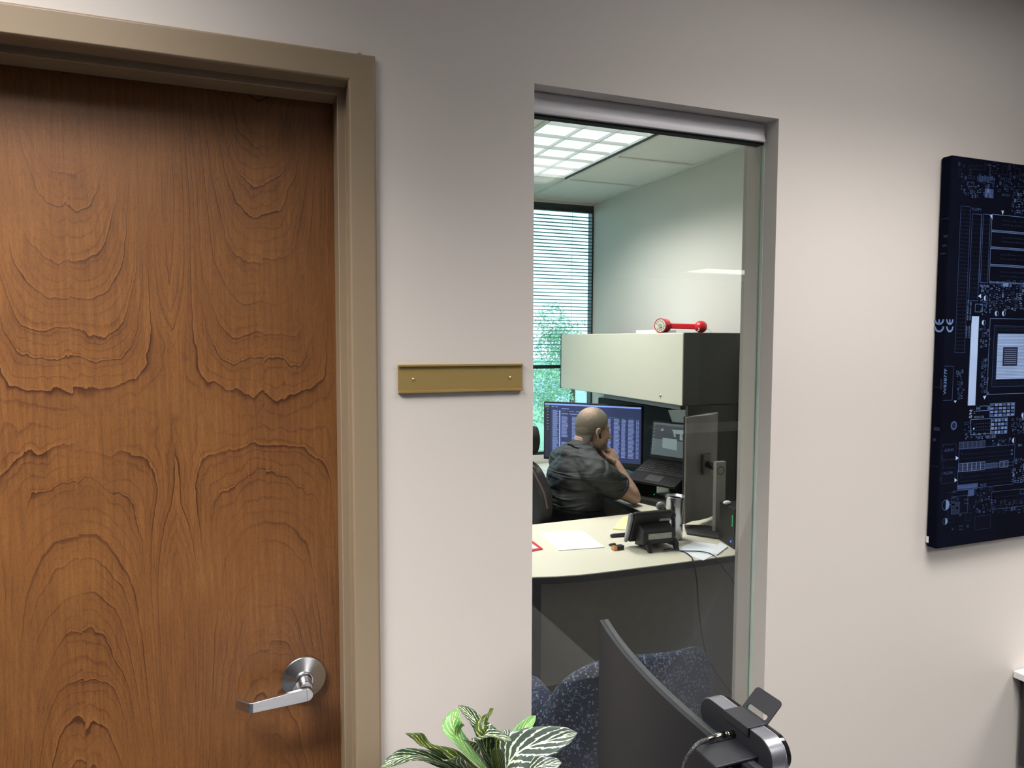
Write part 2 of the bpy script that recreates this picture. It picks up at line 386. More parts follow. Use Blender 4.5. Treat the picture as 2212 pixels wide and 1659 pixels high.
# fine vertical pores and blotches
pores = noise_(comb(math_('MULTIPLY', X, 900.0), 0.0, math_('MULTIPLY', Z, 60.0)), 1.0, 3.0, 0.6)
fib = noise_(comb(math_('MULTIPLY', X, 160.0), 2.0, math_('MULTIPLY', Z, 8.0)), 1.0, 3.0, 0.6)
speck = noise_(comb(math_('MULTIPLY', X, 420.0), 5.0, math_('MULTIPLY', Z, 260.0)), 1.0, 2.0, 0.6)
blot = noise_(comb(math_('MULTIPLY', mu, 0.8), side, math_('MULTIPLY', Z, 3.0)), 1.6, 3.0, 0.5)
dark = math_('ADD', math_('MULTIPLY', line, 0.50), math_('ADD', math_('MULTIPLY', math_('MULTIPLY', fade, lmask), 0.09), lineb if False else math_('MULTIPLY', math_('MULTIPLY', lineb, lmask), 0.60)))
dark = math_('ADD', dark, math_('MULTIPLY', maprange(pores, 0.50, 0.72, 0.0, 1.0), 0.20))
dark = math_('ADD', dark, math_('MULTIPLY', maprange(speck, 0.52, 0.72, 0.0, 1.0), 0.16))
dark = math_('ADD', dark, math_('MULTIPLY', math_('SUBTRACT', fib, 0.5), 0.55))
dark = math_('ADD', dark, math_('MULTIPLY', math_('SUBTRACT', blot, 0.5), 0.35))
dark = math_('SUBTRACT', dark, math_('MULTIPLY', lt, 0.13))
cr = N('ShaderNodeValToRGB'); L(math_('ADD', dark, 0.33), cr.inputs[0])
el = cr.color_ramp.elements
el[0].position = 0.0; el[0].color = (0.310, 0.138, 0.045, 1); el[1].position = 1.0; el[1].color = (0.055, 0.018, 0.006, 1)
e = el.new(0.35); e.color = (0.195, 0.080, 0.023, 1); e = el.new(0.62); e.color = (0.120, 0.046, 0.016, 1)
L(cr.outputs[0], bs.inputs['Base Color'])
bs.inputs['Roughness'].default_value = 0.42
L(maprange(pores, 0.3, 0.7, 0.36, 0.50), bs.inputs['Roughness'])
bp = N('ShaderNodeBump'); bp.inputs['Strength'].default_value = 0.35; bp.inputs['Distance'].default_value = 0.0006
L(math_('SUBTRACT', 1.0, math_('ADD', math_('MULTIPLY', pores, 0.6), math_('MULTIPLY', line, 0.5))), bp.inputs['Height']); L(bp.outputs[0], bs.inputs['Normal'])
veneer = m
b = MB(); b.box(XL+0.004, JX-0.004, 0.096, 0.096+0.026, 0.008, JZ-0.004)
door = struct(b.build('door_1', veneer, bevel=0.0015), 'brown flush wood door with swirling figured grain')
# lever set
hc = Vector((0.1235, 0.096, 0.941))
b = MB(); b.lathe([(0.0447, 0.0), (0.0447, 0.0095), (0.0440, 0.0108), (0.0195, 0.0190), (0.0180, 0.0200), (0.0178, 0.0235), (0.0145, 0.0235), (0.0145, 0.010)], hc, (0, -1, 0), n=72)
rose = b.build('door_handle', steel, door, smooth=True); rose['label'] = 'satin steel lever handle on a round rose'
d = rose.modifiers.new('Edge', 'BEVEL'); d.width = 0.0006; d.segments = 2; d.limit_method = 'ANGLE'
b = MB(); b.lathe([(0.0135, 0.008), (0.0135, 0.050), (0.0125, 0.058)], hc, (0, -1, 0), n=40)
b.prism([(hc.x-0.0125, hc.y-0.024, hc.z+0.004), (hc.x-0.030, hc.y-0.058, hc.z-0.004), (hc.x-0.030, hc.y-0.064, hc.z-0.010), (hc.x, hc.y-0.064, hc.z-0.010), (hc.x, hc.y-0.024, hc.z-0.006)], (0, 0, -0.012))
b.build('spindle', steel, rose, bevel=0.001)
# lever blade: rounded bar swept to the left with the tip bent back to the door
yl = hc.y-0.070; th = 0.0085
def lev(sx_):  # centre line param -> (x, y, z, halfheight)
    return None
b = MB()
path = [(0.0135, 0, 0.0), (0.0, 0, 0.0129), (-0.03, 0.0, 0.0124), (-0.07, 0, 0.0112), (-0.100, 0, 0.0103), (-0.107, 0.0015, 0.0101), (-0.112, 0.006, 0.0100), (-0.128, 0.026, 0.0098), (-0.134, 0.034, 0.0096)]
pc = []
for k in range(0, 9):  # rounded right end
    a = -pi/2+pi*k/8; pc.append((0.0129*cos(a), 0.0, 0.0129*sin(a)))
drop = lambda x: 0.07*x
zc = hc.z-0.0085
top = [(x, y, h) for x, y, h in path[1:]]
outline_top = [(hc.x+x, yl+y, zc+drop(x)+h) for x, y, h in top]
outline_bot = [(hc.x+x, yl+y, zc+drop(x)-h) for x, y, h in top]
nrm = []
for i, (x, y, h) in enumerate(top):
    p0 = top[max(i-1, 0)]; p1 = top[min(i+1, len(top)-1)]
    d_ = Vector((p1[0]-p0[0], p1[1]-p0[1])).normalized(); nrm.append((d_.y, -d_.x))   # towards the door side
vs = []; fs = []
# rings of 4 (top-front, top-back, bottom-back, bottom-front)
for (pt, pb_, nn) in zip(outline_top, outline_bot, nrm):
    nx, ny = nn; s_ = 1 if ny > 0 else -1
    vs += [pt, (pt[0]+nx*th*s_, pt[1]+ny*th*s_, pt[2]), (pb_[0]+nx*th*s_, pb_[1]+ny*th*s_, pb_[2]), pb_]
m_ = len(top)
for i in range(m_-1):
    for k in range(4): fs.append((i*4+k, i*4+(k+1) % 4, (i+1)*4+(k+1) % 4, (i+1)*4+k))
fs.append((m_*4-4, m_*4-3, m_*4-2, m_*4-1))
b.add(vs, fs)
# rounded end cap (half disc) joined as prism
b.prism([(hc.x+x, yl, zc+z) for x, y, z in pc], (0, th, 0))
b.build('lever', steel, rose, bevel=0.0010, seg=2)
# ---------------------------------------------------------------- sidelight
b = MB(); b.box(X0+0.001, X1-0.0015, 0.0560, 0.0565, ZB, 2.145)
win = struct(b.build('window_1', glass_in), 'tall clear glass sidelight looking into the office')
b = MB(); b.box(X1-0.0012, X1-0.0002, 0.046, 0.0565, ZB, 2.145)
b.build('glass_edge', glass_edge, win)['label'] = 'greenish polished edge of the glass'
b = MB(); b.box(X1-0.004, X1, 0.0565, 0.060, ZB, 2.145); b.build('sealant', pm('clear_sealant', (0.52, 0.55, 0.50), (0.40, 0.43, 0.38), scale=30, rough=0.3), win)
hp = [(0.041, 2.190), (0.038, 2.186), (0.038, 2.160), (0.036, 2.150), (0.033, 2.143), (0.033, 2.141), (0.066, 2.141), (0.066, 2.190)]
b = MB(); b.prism([(X0+0.001, y, z) for y, z in hp], (X1-0.010-X0, 0, 0)); b.build('head_channel', alum, win, bevel=0.0015)['label'] = 'silver metal channel capping the top of the glass'
b = MB(); b.box(X0+0.001, X1-0.010, 0.040, 0.062, 2.1365, 2.1412); b.build('gasket', gasket, win)
# ================================================================ OUTER ROOM THINGS
# ---- brass nameplate holder
brass = pm('satin_brass', (0.66, 0.47, 0.18), (0.64, 0.455, 0.17), scale=40, rough=0.42, metal=0.7, bump=0.03, bscale=500, dist=0.0004)
NX0, NX1, NZ0, NZ1 = 0.3075, 0.5775, 1.5405, 1.5985
t = thing('nameplate_holder', 'empty brass nameplate holder screwed to the wall between door and sidelight', 'nameplate', ((NX0+NX1)/2, 0, NZ0))
b = MB(); pr = [(0, NZ0), (-0.0075, NZ0), (-0.0085, NZ0+0.0008), (-0.0085, NZ0+0.0042), (-0.0070, NZ0+0.0045), (-0.0065, NZ0+0.0030), (-0.0040, NZ0+0.0028), (-0.0040, NZ1-0.0028), (-0.0065, NZ1-0.0030), (-0.0070, NZ1-0.0045), (-0.0085, NZ1-0.0042), (-0.0085, NZ1-0.0008), (-0.0075, NZ1), (0, NZ1)]
b.prism([(NX0, y, z) for y, z in pr], (NX1-NX0, 0, 0)); b.build('channel_plate', brass, t)
screw_m = pm('pale_screw', (0.72, 0.62, 0.42), (0.8, 0.7, 0.5), scale=300, rough=0.35, metal=0.8)
for sxp in (NX0+0.031, NX1-0.0285):
    b = MB(); b.lathe([(0.0027, 0), (0.0026, 0.0012), (0.0016, 0.0024), (0.0004, 0.0027)], (sxp, -0.004, (NZ0+NZ1)/2-0.001), (0, -1, 0), n=16); b.build('screw', screw_m, t, smooth=True)
# ---- circuit board canvas print
CX0, CX1, CZ0, CZ1, CY = 1.812, 2.712, 1.069, 2.149, -0.034
canv = pm('navy_black_canvas', (0.0025, 0.0032, 0.009), (0.004, 0.0055, 0.016), scale=6, rough=0.85, spec=0.04, bump=0.15, bscale=1500, dist=0.0003)
t = thing('canvas_print', 'dark blue circuit board photograph on a deep stretched canvas', 'wall art', ((CX0+CX1)/2, 0, CZ0))
b = MB(); b.box(CX0, CX1, CY, -0.001, CZ0, CZ1); b.build('canvas', canv, t, bevel=0.006, seg=3)
def flat(name, c, k=1.0):
    return pm(name, tuple(v*k for v in c), tuple(v*k*1.12 for v in c), scale=14, rough=0.6, spec=0.15)
tones = {'d': flat('print_dim_blue', (0.016, 0.024, 0.06)), 'm': flat('print_mid_blue', (0.05, 0.085, 0.22)),
         'l': flat('print_light_blue', (0.15, 0.24, 0.48)), 'w': flat('print_pale_blue', (0.42, 0.56, 0.86)), 'k': flat('print_black', (0.002, 0.0025, 0.005))}
PM = {k: MB() for k in tones}
YF = CY-0.0004
def c5(x, y): p = at(1980+x/3.456, 320+y/3.456, 'Y', CY); return p.x, p.z
def c6(x, y): p = at(1980+x/3.77, 780+y/3.77, 'Y', CY); return p.x, p.z
def c8(x, y): p = at(2080+x/5.18, 400+y/5.18, 'Y', CY); return p.x, p.z
lay = {'k': 0.00010, 'd': 0.00016, 'm': 0.00022, 'l': 0.00028, 'w': 0.00034}
def fill(tone, x0, z0, x1, z1, up=0.0):
    if x1 < x0: x0, x1 = x1, x0
    if z1 < z0: z0, z1 = z1, z0
    x0 = max(x0, CX0+0.003); x1 = min(x1, CX1-0.003); z0 = max(z0, CZ0+0.003); z1 = min(z1, CZ1-0.003)
    if x1 <= x0 or z1 <= z0: return
    y = CY-lay[tone]-up; PM[tone].add([(x0, y, z0), (x1, y, z0), (x1, y, z1), (x0, y, z1)], [(0, 1, 2, 3)])
def rect(tone, x0, z0, x1, z1, w=0.0012, up=0.0):
    if x1 < x0: x0, x1 = x1, x0
    if z1 < z0: z0, z1 = z1, z0
    fill(tone, x0, z0, x1, z0+w, up); fill(tone, x0, z1-w, x1, z1, up); fill(tone, x0, z0, x0+w, z1, up); fill(tone, x1-w, z0, x1, z1, up)
def R5(f, tone, a, b_, c, d, cv=c5, **k):
    x0, z1 = cv(a, b_); x1, z0 = cv(c, d); f(tone, x0, z0, x1, z1, **k)
def tri(tone, cv, *pts):
    q = [cv(*p) for p in pts]; PM[tone].add([(x, CY-lay[tone], z) for x, z in q], [(0, 1, 2)])
def disc(tone, x, z, r, a0=0, a1=360, hole=0.0, up=0.0, n=20):
    y = CY-lay[tone]-up; vs = []; 
    for k in range(n+1):
        a = radians(a0+(a1-a0)*k/n); vs += [(x+r*cos(a), y, z+r*sin(a)), (x+hole*r*cos(a), y, z+hole*r*sin(a))]
    PM[tone].add(vs, [(2*k, 2*k+2, 2*k+3, 2*k+1) for k in range(n)])
rnd = random.Random(5)
def pins(x0, z0, x1, z1, dx, dz, s=0.0022, tone='d'):
    x = x0
    while x < x1:
        z = z0
        while z < z1: fill(tone, x, z, x+s, z+s, up=0.0001); z += dz
        x += dx
# long slot 1 (dim) / 2 / 3
xs = [(c5(328, 430), c5(352, 1528), c5(402, 470), c5(275, 1528))]
def slot(xa, za, xb, zb, tone, w=0.0014): rect(tone, xa, za, xb, zb, w)
x0, z1_ = c5(330, 430); _, z0_ = c5(280, 1528); x1 = c5(405, 430)[0]; slot(x0, z0_, x1, z1_, 'm', 0.0009)
pins(x0+0.004, z0_+0.01, x1-0.004, z1_-0.01, 0.0062, 0.0105)
x2, z1b = c5(415, 488); _, z0b = c5(388, 1140); x3 = c5(485, 490)[0]; slot(x2, z0b, x3, z1b, 'm', 0.0013); pins(x2+0.006, z0b+0.01, x3-0.004, z1b-0.008, 0.0085, 0.0125)
x4, z1c = c5(497, 490); _, z0c = c5(475, 1005); x5 = c5(553, 490)[0]; slot(x4, z0c, x5, z1c, 'm', 0.0016); pins(x4+0.006, z0c+0.01, x5-0.004, z1c-0.008, 0.0085, 0.0125)
fill('m', x3+0.0006, z0c, x3+0.0022, z1c)
# memory slots to the right
xa = c5(562, 490)[0]
for (ya, yb) in ((492, 612), (622, 738), (748, 868), (878, 1000)):
    za = c5(566, ya)[1]; zb = c5(560, yb)[1]; rect('l', xa, zb, 2.70, za, 0.0013); fill('m', xa, zb-0.0028, 2.70, zb-0.0008)
    for r_ in (0.35, 0.62):
        x = xa+0.045
        while x < 2.69:
            fill('d', x, zb+(za-zb)*r_, x+0.003, zb+(za-zb)*r_+rnd.uniform(.002, .005)); x += 0.0075
tri('w', c5, (545, 497), (566, 497), (565, 535)); tri('w', c5, (632, 466), (652, 468), (641, 500)); tri('w', c5, (457, 1105), (480, 1088), (480, 1120))
# pale label strip
xw0, zw1 = c5(412, 1255); xw1 = c5(466, 1255)[0]; zw0 = c6(415, 362)[1]; fill('w', xw0, zw0, xw1, zw1)
rect('l', xw0-0.002, zw0, xw0, zw1-0.02)
# chip socket
xs0, zs1 = c5(548, 1270); zs0 = c6(550, 275)[1]; rect('l', xs0, zs0, 2.52, zs1, 0.0012)
xi0, zi1 = c5(580, 1325); zi0 = c6(600, 212)[1]; rect('m', xi0, zi0, 2.49, zi1, 0.001)
pins(xi0+0.004, zi0+0.004, xi0+0.017, zi1-0.004, 0.005, 0.005); pins(xi0+0.004, zi1-0.016, 2.48, zi1-0.003, 0.005, 0.005); pins(xi0+0.004, zi0+0.003, 2.48, zi0+0.014, 0.005, 0.005)
xc0, zc1_ = c5(606, 1385); zc0_ = c6(640, 150)[1]; xc1 = 2.23
fill('l', xc0, zc0_, xc1, zc1_)
z = zc0_+0.002
while z < zc1_-0.002: fill('w', xc0+0.001, z, xc1-0.001, z+0.0022); z += 0.0042
xq0, zq1 = c5(645, 1485); xq1, zq0 = c5(748, 1625); fill('d', xq0, zq0, xq1, zq1, up=0.0004); rect('m', xq0, zq0, xq1, zq1, 0.001, up=0.0005)
z = zq0+0.006
while z < zq1-0.006: fill('l', xq0+0.006, z, xq1-0.005, z+0.0016, up=0.0005); z += 0.0058
# electrolytic caps
for (x, y, r) in ((515, 1120, .0078), (597, 1234, .0078), (650, 1234, .0078), (500, 1303, .0078)):
    X_, Z_ = c5(x, y); disc('l', X_, Z_, r, hole=0.86); disc('w', X_, Z_, r*0.9, 95, 265); disc('k', X_, Z_, r*0.2, up=0.0004)
for (x, y, r) in ((237, 1172, .0155), (232, 1305, .010), (792, 645, .0085), (868, 440, .0085)):
    X_, Z_ = c6(x, y); disc('m', X_, Z_, r, hole=0.88); disc('l', X_, Z_, r*0.9, -90, 90) if x < 300 else disc('w', X_, Z_, r*0.9, 95, 265)
X_, Z_ = c6(303, 525); disc('m', X_, Z_, .0125, hole=0.55); disc('d', X_, Z_, .004)
# small parts field
def field(cv, a, b_, c, d, n, tonesx='mld', smin=.0035, smax=.0095, seed=1):
    r = random.Random(seed)
    placed = []
    for _ in range(n*4):
        if len(placed) >= n: break
        x = r.uniform(a, c); y = r.uniform(b_, d); X_, Z_ = cv(x, y); w_ = r.uniform(smin, smax)*1.2; h_ = r.uniform(smin, smax)*1.2; tn = r.choice(tonesx)
        if any(X_ < p[0]+p[2]+.0008 and X_+w_ > p[0]-.0008 and Z_ < p[1]+p[3]+.0008 and Z_+h_ > p[1]-.0008 for p in placed): continue
        placed.append((X_, Z_, w_, h_))
        k = r.random()
        if k < .45: rect(tn, X_, Z_, X_+w_, Z_+h_, 0.0009)
        elif k < .7:
            fill(tn, X_, Z_, X_+w_*.9, Z_+h_*.25); fill(tn, X_, Z_+h_*.7, X_+w_*.9, Z_+h_*.95)
        elif k < .85:
            for q in range(3): fill(tn, X_+q*.003, Z_, X_+q*.003+.0016, Z_+h_)
        else: fill(tn, X_, Z_, X_+w_*.5, Z_+h_*.5)
field(c5, 545, 1010, 800, 1215, 130, 'mmlld', seed=2); field(c5, 475, 1045, 545, 1250, 34, 'ml', .003, .006, seed=3)
field(c5, 465, 1340, 540, 1500, 30, 'ml', .004, .007, seed=4); field(c5, 480, 1580, 520, 1659, 10, 'ml', .004, .007, seed=5)
field(c5, 330, 210, 800, 330, 90, 'mmd', .004, .010, seed=6); field(c5, 350, 330, 560, 370, 16, 'ml', seed=7); field(c5, 710, 340, 800, 500, 30, 'ml', .004, .008, seed=8)
field(c5, 300, 130, 800, 215, 26, 'd', .005, .02, seed=18); field(c6, 520, 0, 575, 270, 26, 'ml', .004, .007, seed=9)
field(c6, 460, 360, 505, 430, 12, 'ml', .003, .006, seed=10); field(c6, 320, 95, 375, 320, 16, 'ml', .004, .008, seed=11)
field(c6, 460, 1040, 620, 1250, 34, 'md', .004, .009, seed=12); field(c6, 770, 470, 875, 600, 20, 'ml', .004, .008, seed=13); field(c6, 770, 800, 875, 1000, 26, 'ml', .004, .008, seed=14)
field(c6, 240, 1100, 420, 1400, 26, 'd', .006, .02, seed=15); field(c6, 130, 670, 210, 1000, 16, 'd', .005, .012, seed=16); field(c6, 600, 1150, 875, 1240, 30, 'md', .005, .01, seed=17)
field(c6, 390, 600, 560, 640, 14, 'ml', .003, .007, seed=19); field(c6, 380, 500, 440, 600, 8, 'm', .004, .008, seed=20); field(c6, 610, 640, 760, 690, 14, 'ml', .003, .006, seed=21)
rr_ = random.Random(77)
for _ in range(420):   # the board to the right of what is in view
    X_ = rr_.uniform(2.14, 2.69); Z_ = rr_.uniform(1.10, 2.12); w_ = rr_.uniform(.006, .03)
    if (X_ < 2.5 and zs0 < Z_ < zs1+.01) or (1.73 < Z_ < 2.08 and X_ > xa): continue
    rect(rr_.choice('mmdl'), X_, Z_, X_+w_, Z_+rr_.uniform(.005, .02), 0.001)
# row of boxes and tables, ide slots
def row(cv, a, b_, c, d, n, tone='l'):
    x0, z1 = cv(a, b_); x1, z0 = cv(c, d)
    fill('d', x0, z0, x1, z1)
    for k in range(n):
        w_ = (x1-x0)/n; rect(tone, x0+k*w_, z0, x0+(k+1)*w_, z1, 0.0011); fill('m', x0+k*w_+w_*.3, z0+(z1-z0)*.2, x0+k*w_+w_*.75, z0+(z1-z0)*.8, up=-0.0001)
row(c6, 345, 660, 558, 705, 6, 'm'); row(c6, 340, 835, 555, 885, 6); row(c6, 560, 832, 660, 870, 8, 'm'); row(c6, 675, 815, 745, 862, 2)
def table(cv, a, b_, c, d, nx, ny):
    x0, z1 = cv(a, b_); x1, z0 = cv(c, d); rect('l', x0, z0, x1, z1, .001)
    for i in range(nx):
        for j in range(ny):
            w_ = (x1-x0)/nx; h_ = (z1-z0)/ny; fill('l' if (i+j) % 3 else 'm', x0+i*w_+w_*.12, z0+j*h_+h_*.15, x0+i*w_+w_*.88, z0+j*h_+h_*.8)
table(c6, 598, 345, 795, 445, 6, 4); table(c6, 608, 468, 735, 588, 5, 4)
R5(rect, 'l', 440, 475, 602, 590, cv=c6, w=0.0013); x0, z1 = c6(470, 500); x1, z0 = c6(590, 560); pins(x0, z0, x1, z1, .0075, .009, tone='m')
tri('w', c6, (460, 540), (460, 560), (474, 551)); tri('w', c6, (318, 772), (318, 806), (342, 790)); tri('w', c6, (308, 952), (308, 986), (330, 970)); tri('w', c6, (303, 322), (325, 322), (313, 342)); tri('w', c6, (540, 285), (568, 280), (552, 312))
for q in ((345, 712, 795, 822), (335, 885, 785, 1002)):
    R5(rect, 'm', *q, cv=c6, w=0.0013); x0, z1 = c6(q[0]+25, q[1]+22); x1, z0 = c6(q[2]-12, q[3]-25); pins(x0, z0, x1, z1, .0072, .012)
R5(rect, 'm', 612, 1065, 900, 1175, cv=c6, w=0.0009); x0, z1 = c6(640, 1085); x1, z0 = c6(900, 1150); pins(x0, z0, x1, z1, .0072, .012)
R5(rect, 'd', 475, 1265, 600, 1360, cv=c6, w=0.0012); R5(rect, 'l', 515, 365, 580, 403, cv=c6, w=0.0013); R5(fill, 'm', 580, 365, 598, 403, cv=c6)
R5(rect, 'd', 205, 680, 318, 800, cv=c6, w=0.0012); R5(rect, 'd', 205, 872, 310, 990, cv=c6, w=0.0012)
R5(rect, 'm', 200, 40, 290, 320, cv=c6, w=0.0012); R5(rect, 'm', 285, 1105, 412, 1235, cv=c6, w=0.0009); R5(fill, 'd', 285, 1150, 350, 1235, cv=c6)
R5(fill, 'm', 330, 1010, 495, 1040, cv=c6); R5(fill, 'm', 420, 1045, 465, 1095, cv=c6)
R5(rect, 'l', 437, 1162, 490, 1225, w=0.0012); R5(fill, 'l', 645, 1000, 685, 1035)
R5(fill, 'm', 510, 300, 572, 375); R5(rect, 'm', 455, 205, 580, 262, w=.001); R5(rect, 'm', 380, 250, 425, 290, w=.001)
for q in range(9): R5(fill, 'm', 465+q*12, 212, 470+q*12, 245)
# lettering
CM = {'w': MB(), 'l': MB(), 'm': MB()}
def word(s_, cv, x, y, size, tone='l', rot=0, sx_=1.0, align='LEFT'):
    X_, Z_ = cv(x, y); a = radians(rot)
    vs, fs = text_mesh('t', s_, size, (X_, CY-0.0006, Z_), (cos(a), 0, sin(a)), (-sin(a), 0, cos(a)), None, None, sx=sx_, align=align, bold=0.0)
    CM[tone].add(vs, fs)
word('FLOPPY', c5, 410, 465, .0115, 'm'); word('FEATURE', c5, 470, 1038, .0105, 'l', sx_=.9)
word('FOR FRONT USB', c5, 383, 1285, .0075, 'l', 90); word('FOR BACK USB', c5, 402, 1285, .0075, 'l', 90)
word('J15 SHORT', c5, 374, 1415, .0072, 'l', 90); word('J15 SHORT', c5, 393, 1415, .0072, 'l', 90)
word('W83877F', c6, 238, 272, .0155, 'l', 90, sx_=1.15); word('S/N:', c6, 448, 465, .0155, 'w', 90)
word('FRONT USB', c6, 465, 466, .0085, 'l', sx_=.9); word('SEC-IDE', c6, 566, 630, .0125, 'l', sx_=.9); word('PRI-IDE', c6, 515, 1022, .011, 'm', sx_=.75)
word('ALS245', c6, 225, 738, .0115, 'm'); word('ALS245', c6, 218, 925, .0115, 'm'); word('ID-1', c6, 825, 695, .010, 'l'); word('LINE OUT', c5, 632, 355, .009, 'm', sx_=.9)
word('2', c6, 362, 760, .008, 'm'); word('40', c6, 765, 735, .008, 'l'); word('39', c6, 765, 765, .008, 'l'); word('1', c6, 355, 942, .008, 'm')
def multi(name, parts, parent):
    """several MB blocks with their own materials joined into one mesh"""
    big = MB(); idx = []
    for mb, m_ in parts:
        if mb.v: big.add(mb.v, mb.f); idx.append((len(mb.f), m_))
    me = bpy.data.meshes.new(name); me.from_pydata(big.v, [], big.f); mi = []
    for i, (n_, m_) in enumerate(idx): me.materials.append(m_); mi += [i]*n_
    me.polygons.foreach_set('material_index', mi); me.update()
    o = bpy.data.objects.new(name, me); SC.collection.objects.link(o); o.parent = parent
    if parent.type == 'EMPTY': o.matrix_parent_inverse = Matrix.Translation(parent.location).inverted()
    return o
CE_F = MB()
# (the edge of the canvas repeats some marks)
b = MB(); sx_ = CX0-0.0006
for (ya, yb, z_, h_) in ((-.030, -.018, 1.93, .006), (-.028, -.016, 1.905, .006), (-.026, -.010, 1.885, .004), (-.032, -.006, 1.98, .0018), (-.030, -.012, 1.40, .010), (-.020, -.010, 1.37, .008), (-.03, -.008, 1.30, .0015), (-.03, -.006, 1.52, .0016), (-.031, -.027, 1.515, .03)):
    b.add([(sx_, ya, z_), (sx_, yb, z_), (sx_, yb, z_+h_), (sx_, ya, z_+h_)], [(0, 1, 2, 3)])
sd1 = b; b = MB()
def ce_arc(mb, cx_, cy_, rx, ry, axis, c_, off, bar):
    for k in range(14):
        q = []
        for a in (pi*k/14, pi*(k+1)/14):
            for r_ in (1, .66): p = at(cx_+rx*cos(a)*r_, cy_+ry*sin(a)*r_, axis, c_)+off; q.append(p)
        mb.add(q, [(0, 1, 3, 2)])
    if bar: mb.add([at(cx_+i, cy_+j, axis, c_)+off for i, j in ((-rx*.16, 0), (rx*.16, 0), (rx*.16, ry*.8), (-rx*.16, ry*.8))], [(0, 1, 2, 3)])
for cy_, ry, bar in ((705, 13, 0), (690, 12, 1)):
    ce_arc(CE_F, 2051.5, cy_, 7.8, ry, 'Y', CY, Vector((0, -.0004, 0)), bar); ce_arc(b, 2029, cy_, 11.0, ry, 'X', CX0, Vector((-.0006, 0, 0)), bar)
multi('printed_picture', [(PM[k], tones[k]) for k in tones]+[(CM[k], tones[k]) for k in CM]+[(CE_F, tones['l'])], t)
multi('wrapped_edge_picture', [(sd1, tones['d']), (b, tones['l'])], t)
b = MB(); b.box(CX0-0.0010, CX0-0.0004, -0.010, -0.002, CZ0+0.012, CZ0+0.030); b.build('tag', white_p, t)

# ---- white table whose corner shows at the right edge
tx, tz = 2.2075, 0.640
t = thing('white_side_table', 'white tabletop corner against the wall below the circuit board print', 'table', (tx+0.6, -0.3, 0))
b = MB(); b.box(tx, tx+1.2, -0.60, -0.002, tz-0.021, tz); b.build('tabletop', white_p, t, bevel=0.0015)
b = MB(); b.box(tx+0.03, tx+1.17, -0.03, -0.012, tz-0.30, tz-0.0215); b.build('back_rail', char_p, t)
for lx in (tx+0.12, tx+1.10):
    for ly in (-0.55, -0.05):
        b = MB(); b.box(lx, lx+0.03, ly, ly+0.03, 0, tz-0.0215); b.build('leg', char_p, t)

# ---- desk that carries plant and monitor (below the frame)
DZ = 0.70
desk_m = pm('grey_desk_laminate', (0.30, 0.30, 0.31), (0.33, 0.33, 0.34), scale=30, rough=0.4)
t = thing('work_desk', 'grey desk under the plant and the curved monitor', 'desk', (0.45, -0.75, 0))
b = MB(); b.box(-0.1, 0.98, -1.20, -0.20, DZ-0.025, DZ); b.build('desktop', desk_m, t, bevel=0.002)
for lx in (0.0, 0.84):
    b = MB(); b.box(lx, lx+0.05, -0.75, -0.65, 0.03, DZ-0.025); b.box(lx-0.01, lx+0.06, -1.1, -0.3, 0, 0.03); b.build('leg', char_p, t, bevel=0.002)

# ---- curved monitor seen from behind
MZ1, MZ0 = 1.100, 0.745
RC, HY, YC = 1.5, 0.405, -0.615
back_m = pm('dark_monitor_shell', (0.0065, 0.0068, 0.0105), (0.0085, 0.0088, 0.0135), scale=3, rough=0.45, bump=0.12, bscale=1400, dist=0.0004, spec=0.3)
rim_m = pm('grey_monitor_rim', (0.024, 0.027, 0.029), (0.038, 0.042, 0.045), scale=120, rough=0.5, bump=0.2, bscale=600, dist=0.0005)
t = thing('curved_monitor', 'black curved widescreen monitor seen edge-on from behind in front of the sidelight', 'monitor', (0.66, YC, DZ))
def mx(y, off=0.0):  # back surface x at y (concave towards +X)
    a = math.asin((y-YC)/RC); return 0.603+RC*(1-cos(a))+off
NSEG = 28
def slab(o0, o1, z0, z1, ya, yb):
    b = MB(); n_ = NSEG
    for i in range(n_+1):
        y = ya+(yb-ya)*i/n_
        b.v += [(mx(y, o0), y, z0), (mx(y, o1), y, z0), (mx(y, o1), y, z1), (mx(y, o0), y, z1)]
    for i in range(n_):
        for k in range(4): b.f.append((i*4+k, i*4+(k+1) % 4, (i+1)*4+(k+1) % 4, (i+1)*4+k))
    b.f += [(3, 2, 1, 0), (n_*4, n_*4+1, n_*4+2, n_*4+3)]
    return b
slab(0.0, 0.009, MZ0, MZ1, YC-HY, YC+HY).build('back_shell', back_m, t, bevel=0.0008)
slab(0.0092, 0.0200, MZ0, MZ1-0.0005, YC-HY, YC+HY).build('bezel', rim_m, t, bevel=0.0010)
scr = pm('dark_screen', (0.01, 0.012, 0.018), scale=4, rough=0.12, emit=((0.35, 0.45, 0.62), 0.25))
slab(0.0201, 0.0206, MZ0+0.012, MZ1-0.010, YC-HY+0.008, YC+HY-0.008).build('screen', scr, t)
b = MB(); b.cyl((mx(YC)-0.002, YC, 0.90), (mx(YC)-0.07, YC, 0.90), 0.035); b.tube([(mx(YC)-0.07, YC, 0.93), (mx(YC)-0.075, YC, 0.80), (mx(YC)-0.06, YC, DZ+0.012)], 0.022, n=16); b.build('stand_column', char_p, t, smooth=True)
b = MB(); b.box(0.45, 0.72, YC-0.14, YC+0.14, DZ, DZ+0.012); b.build('stand_base', char_p, t, bevel=0.003)

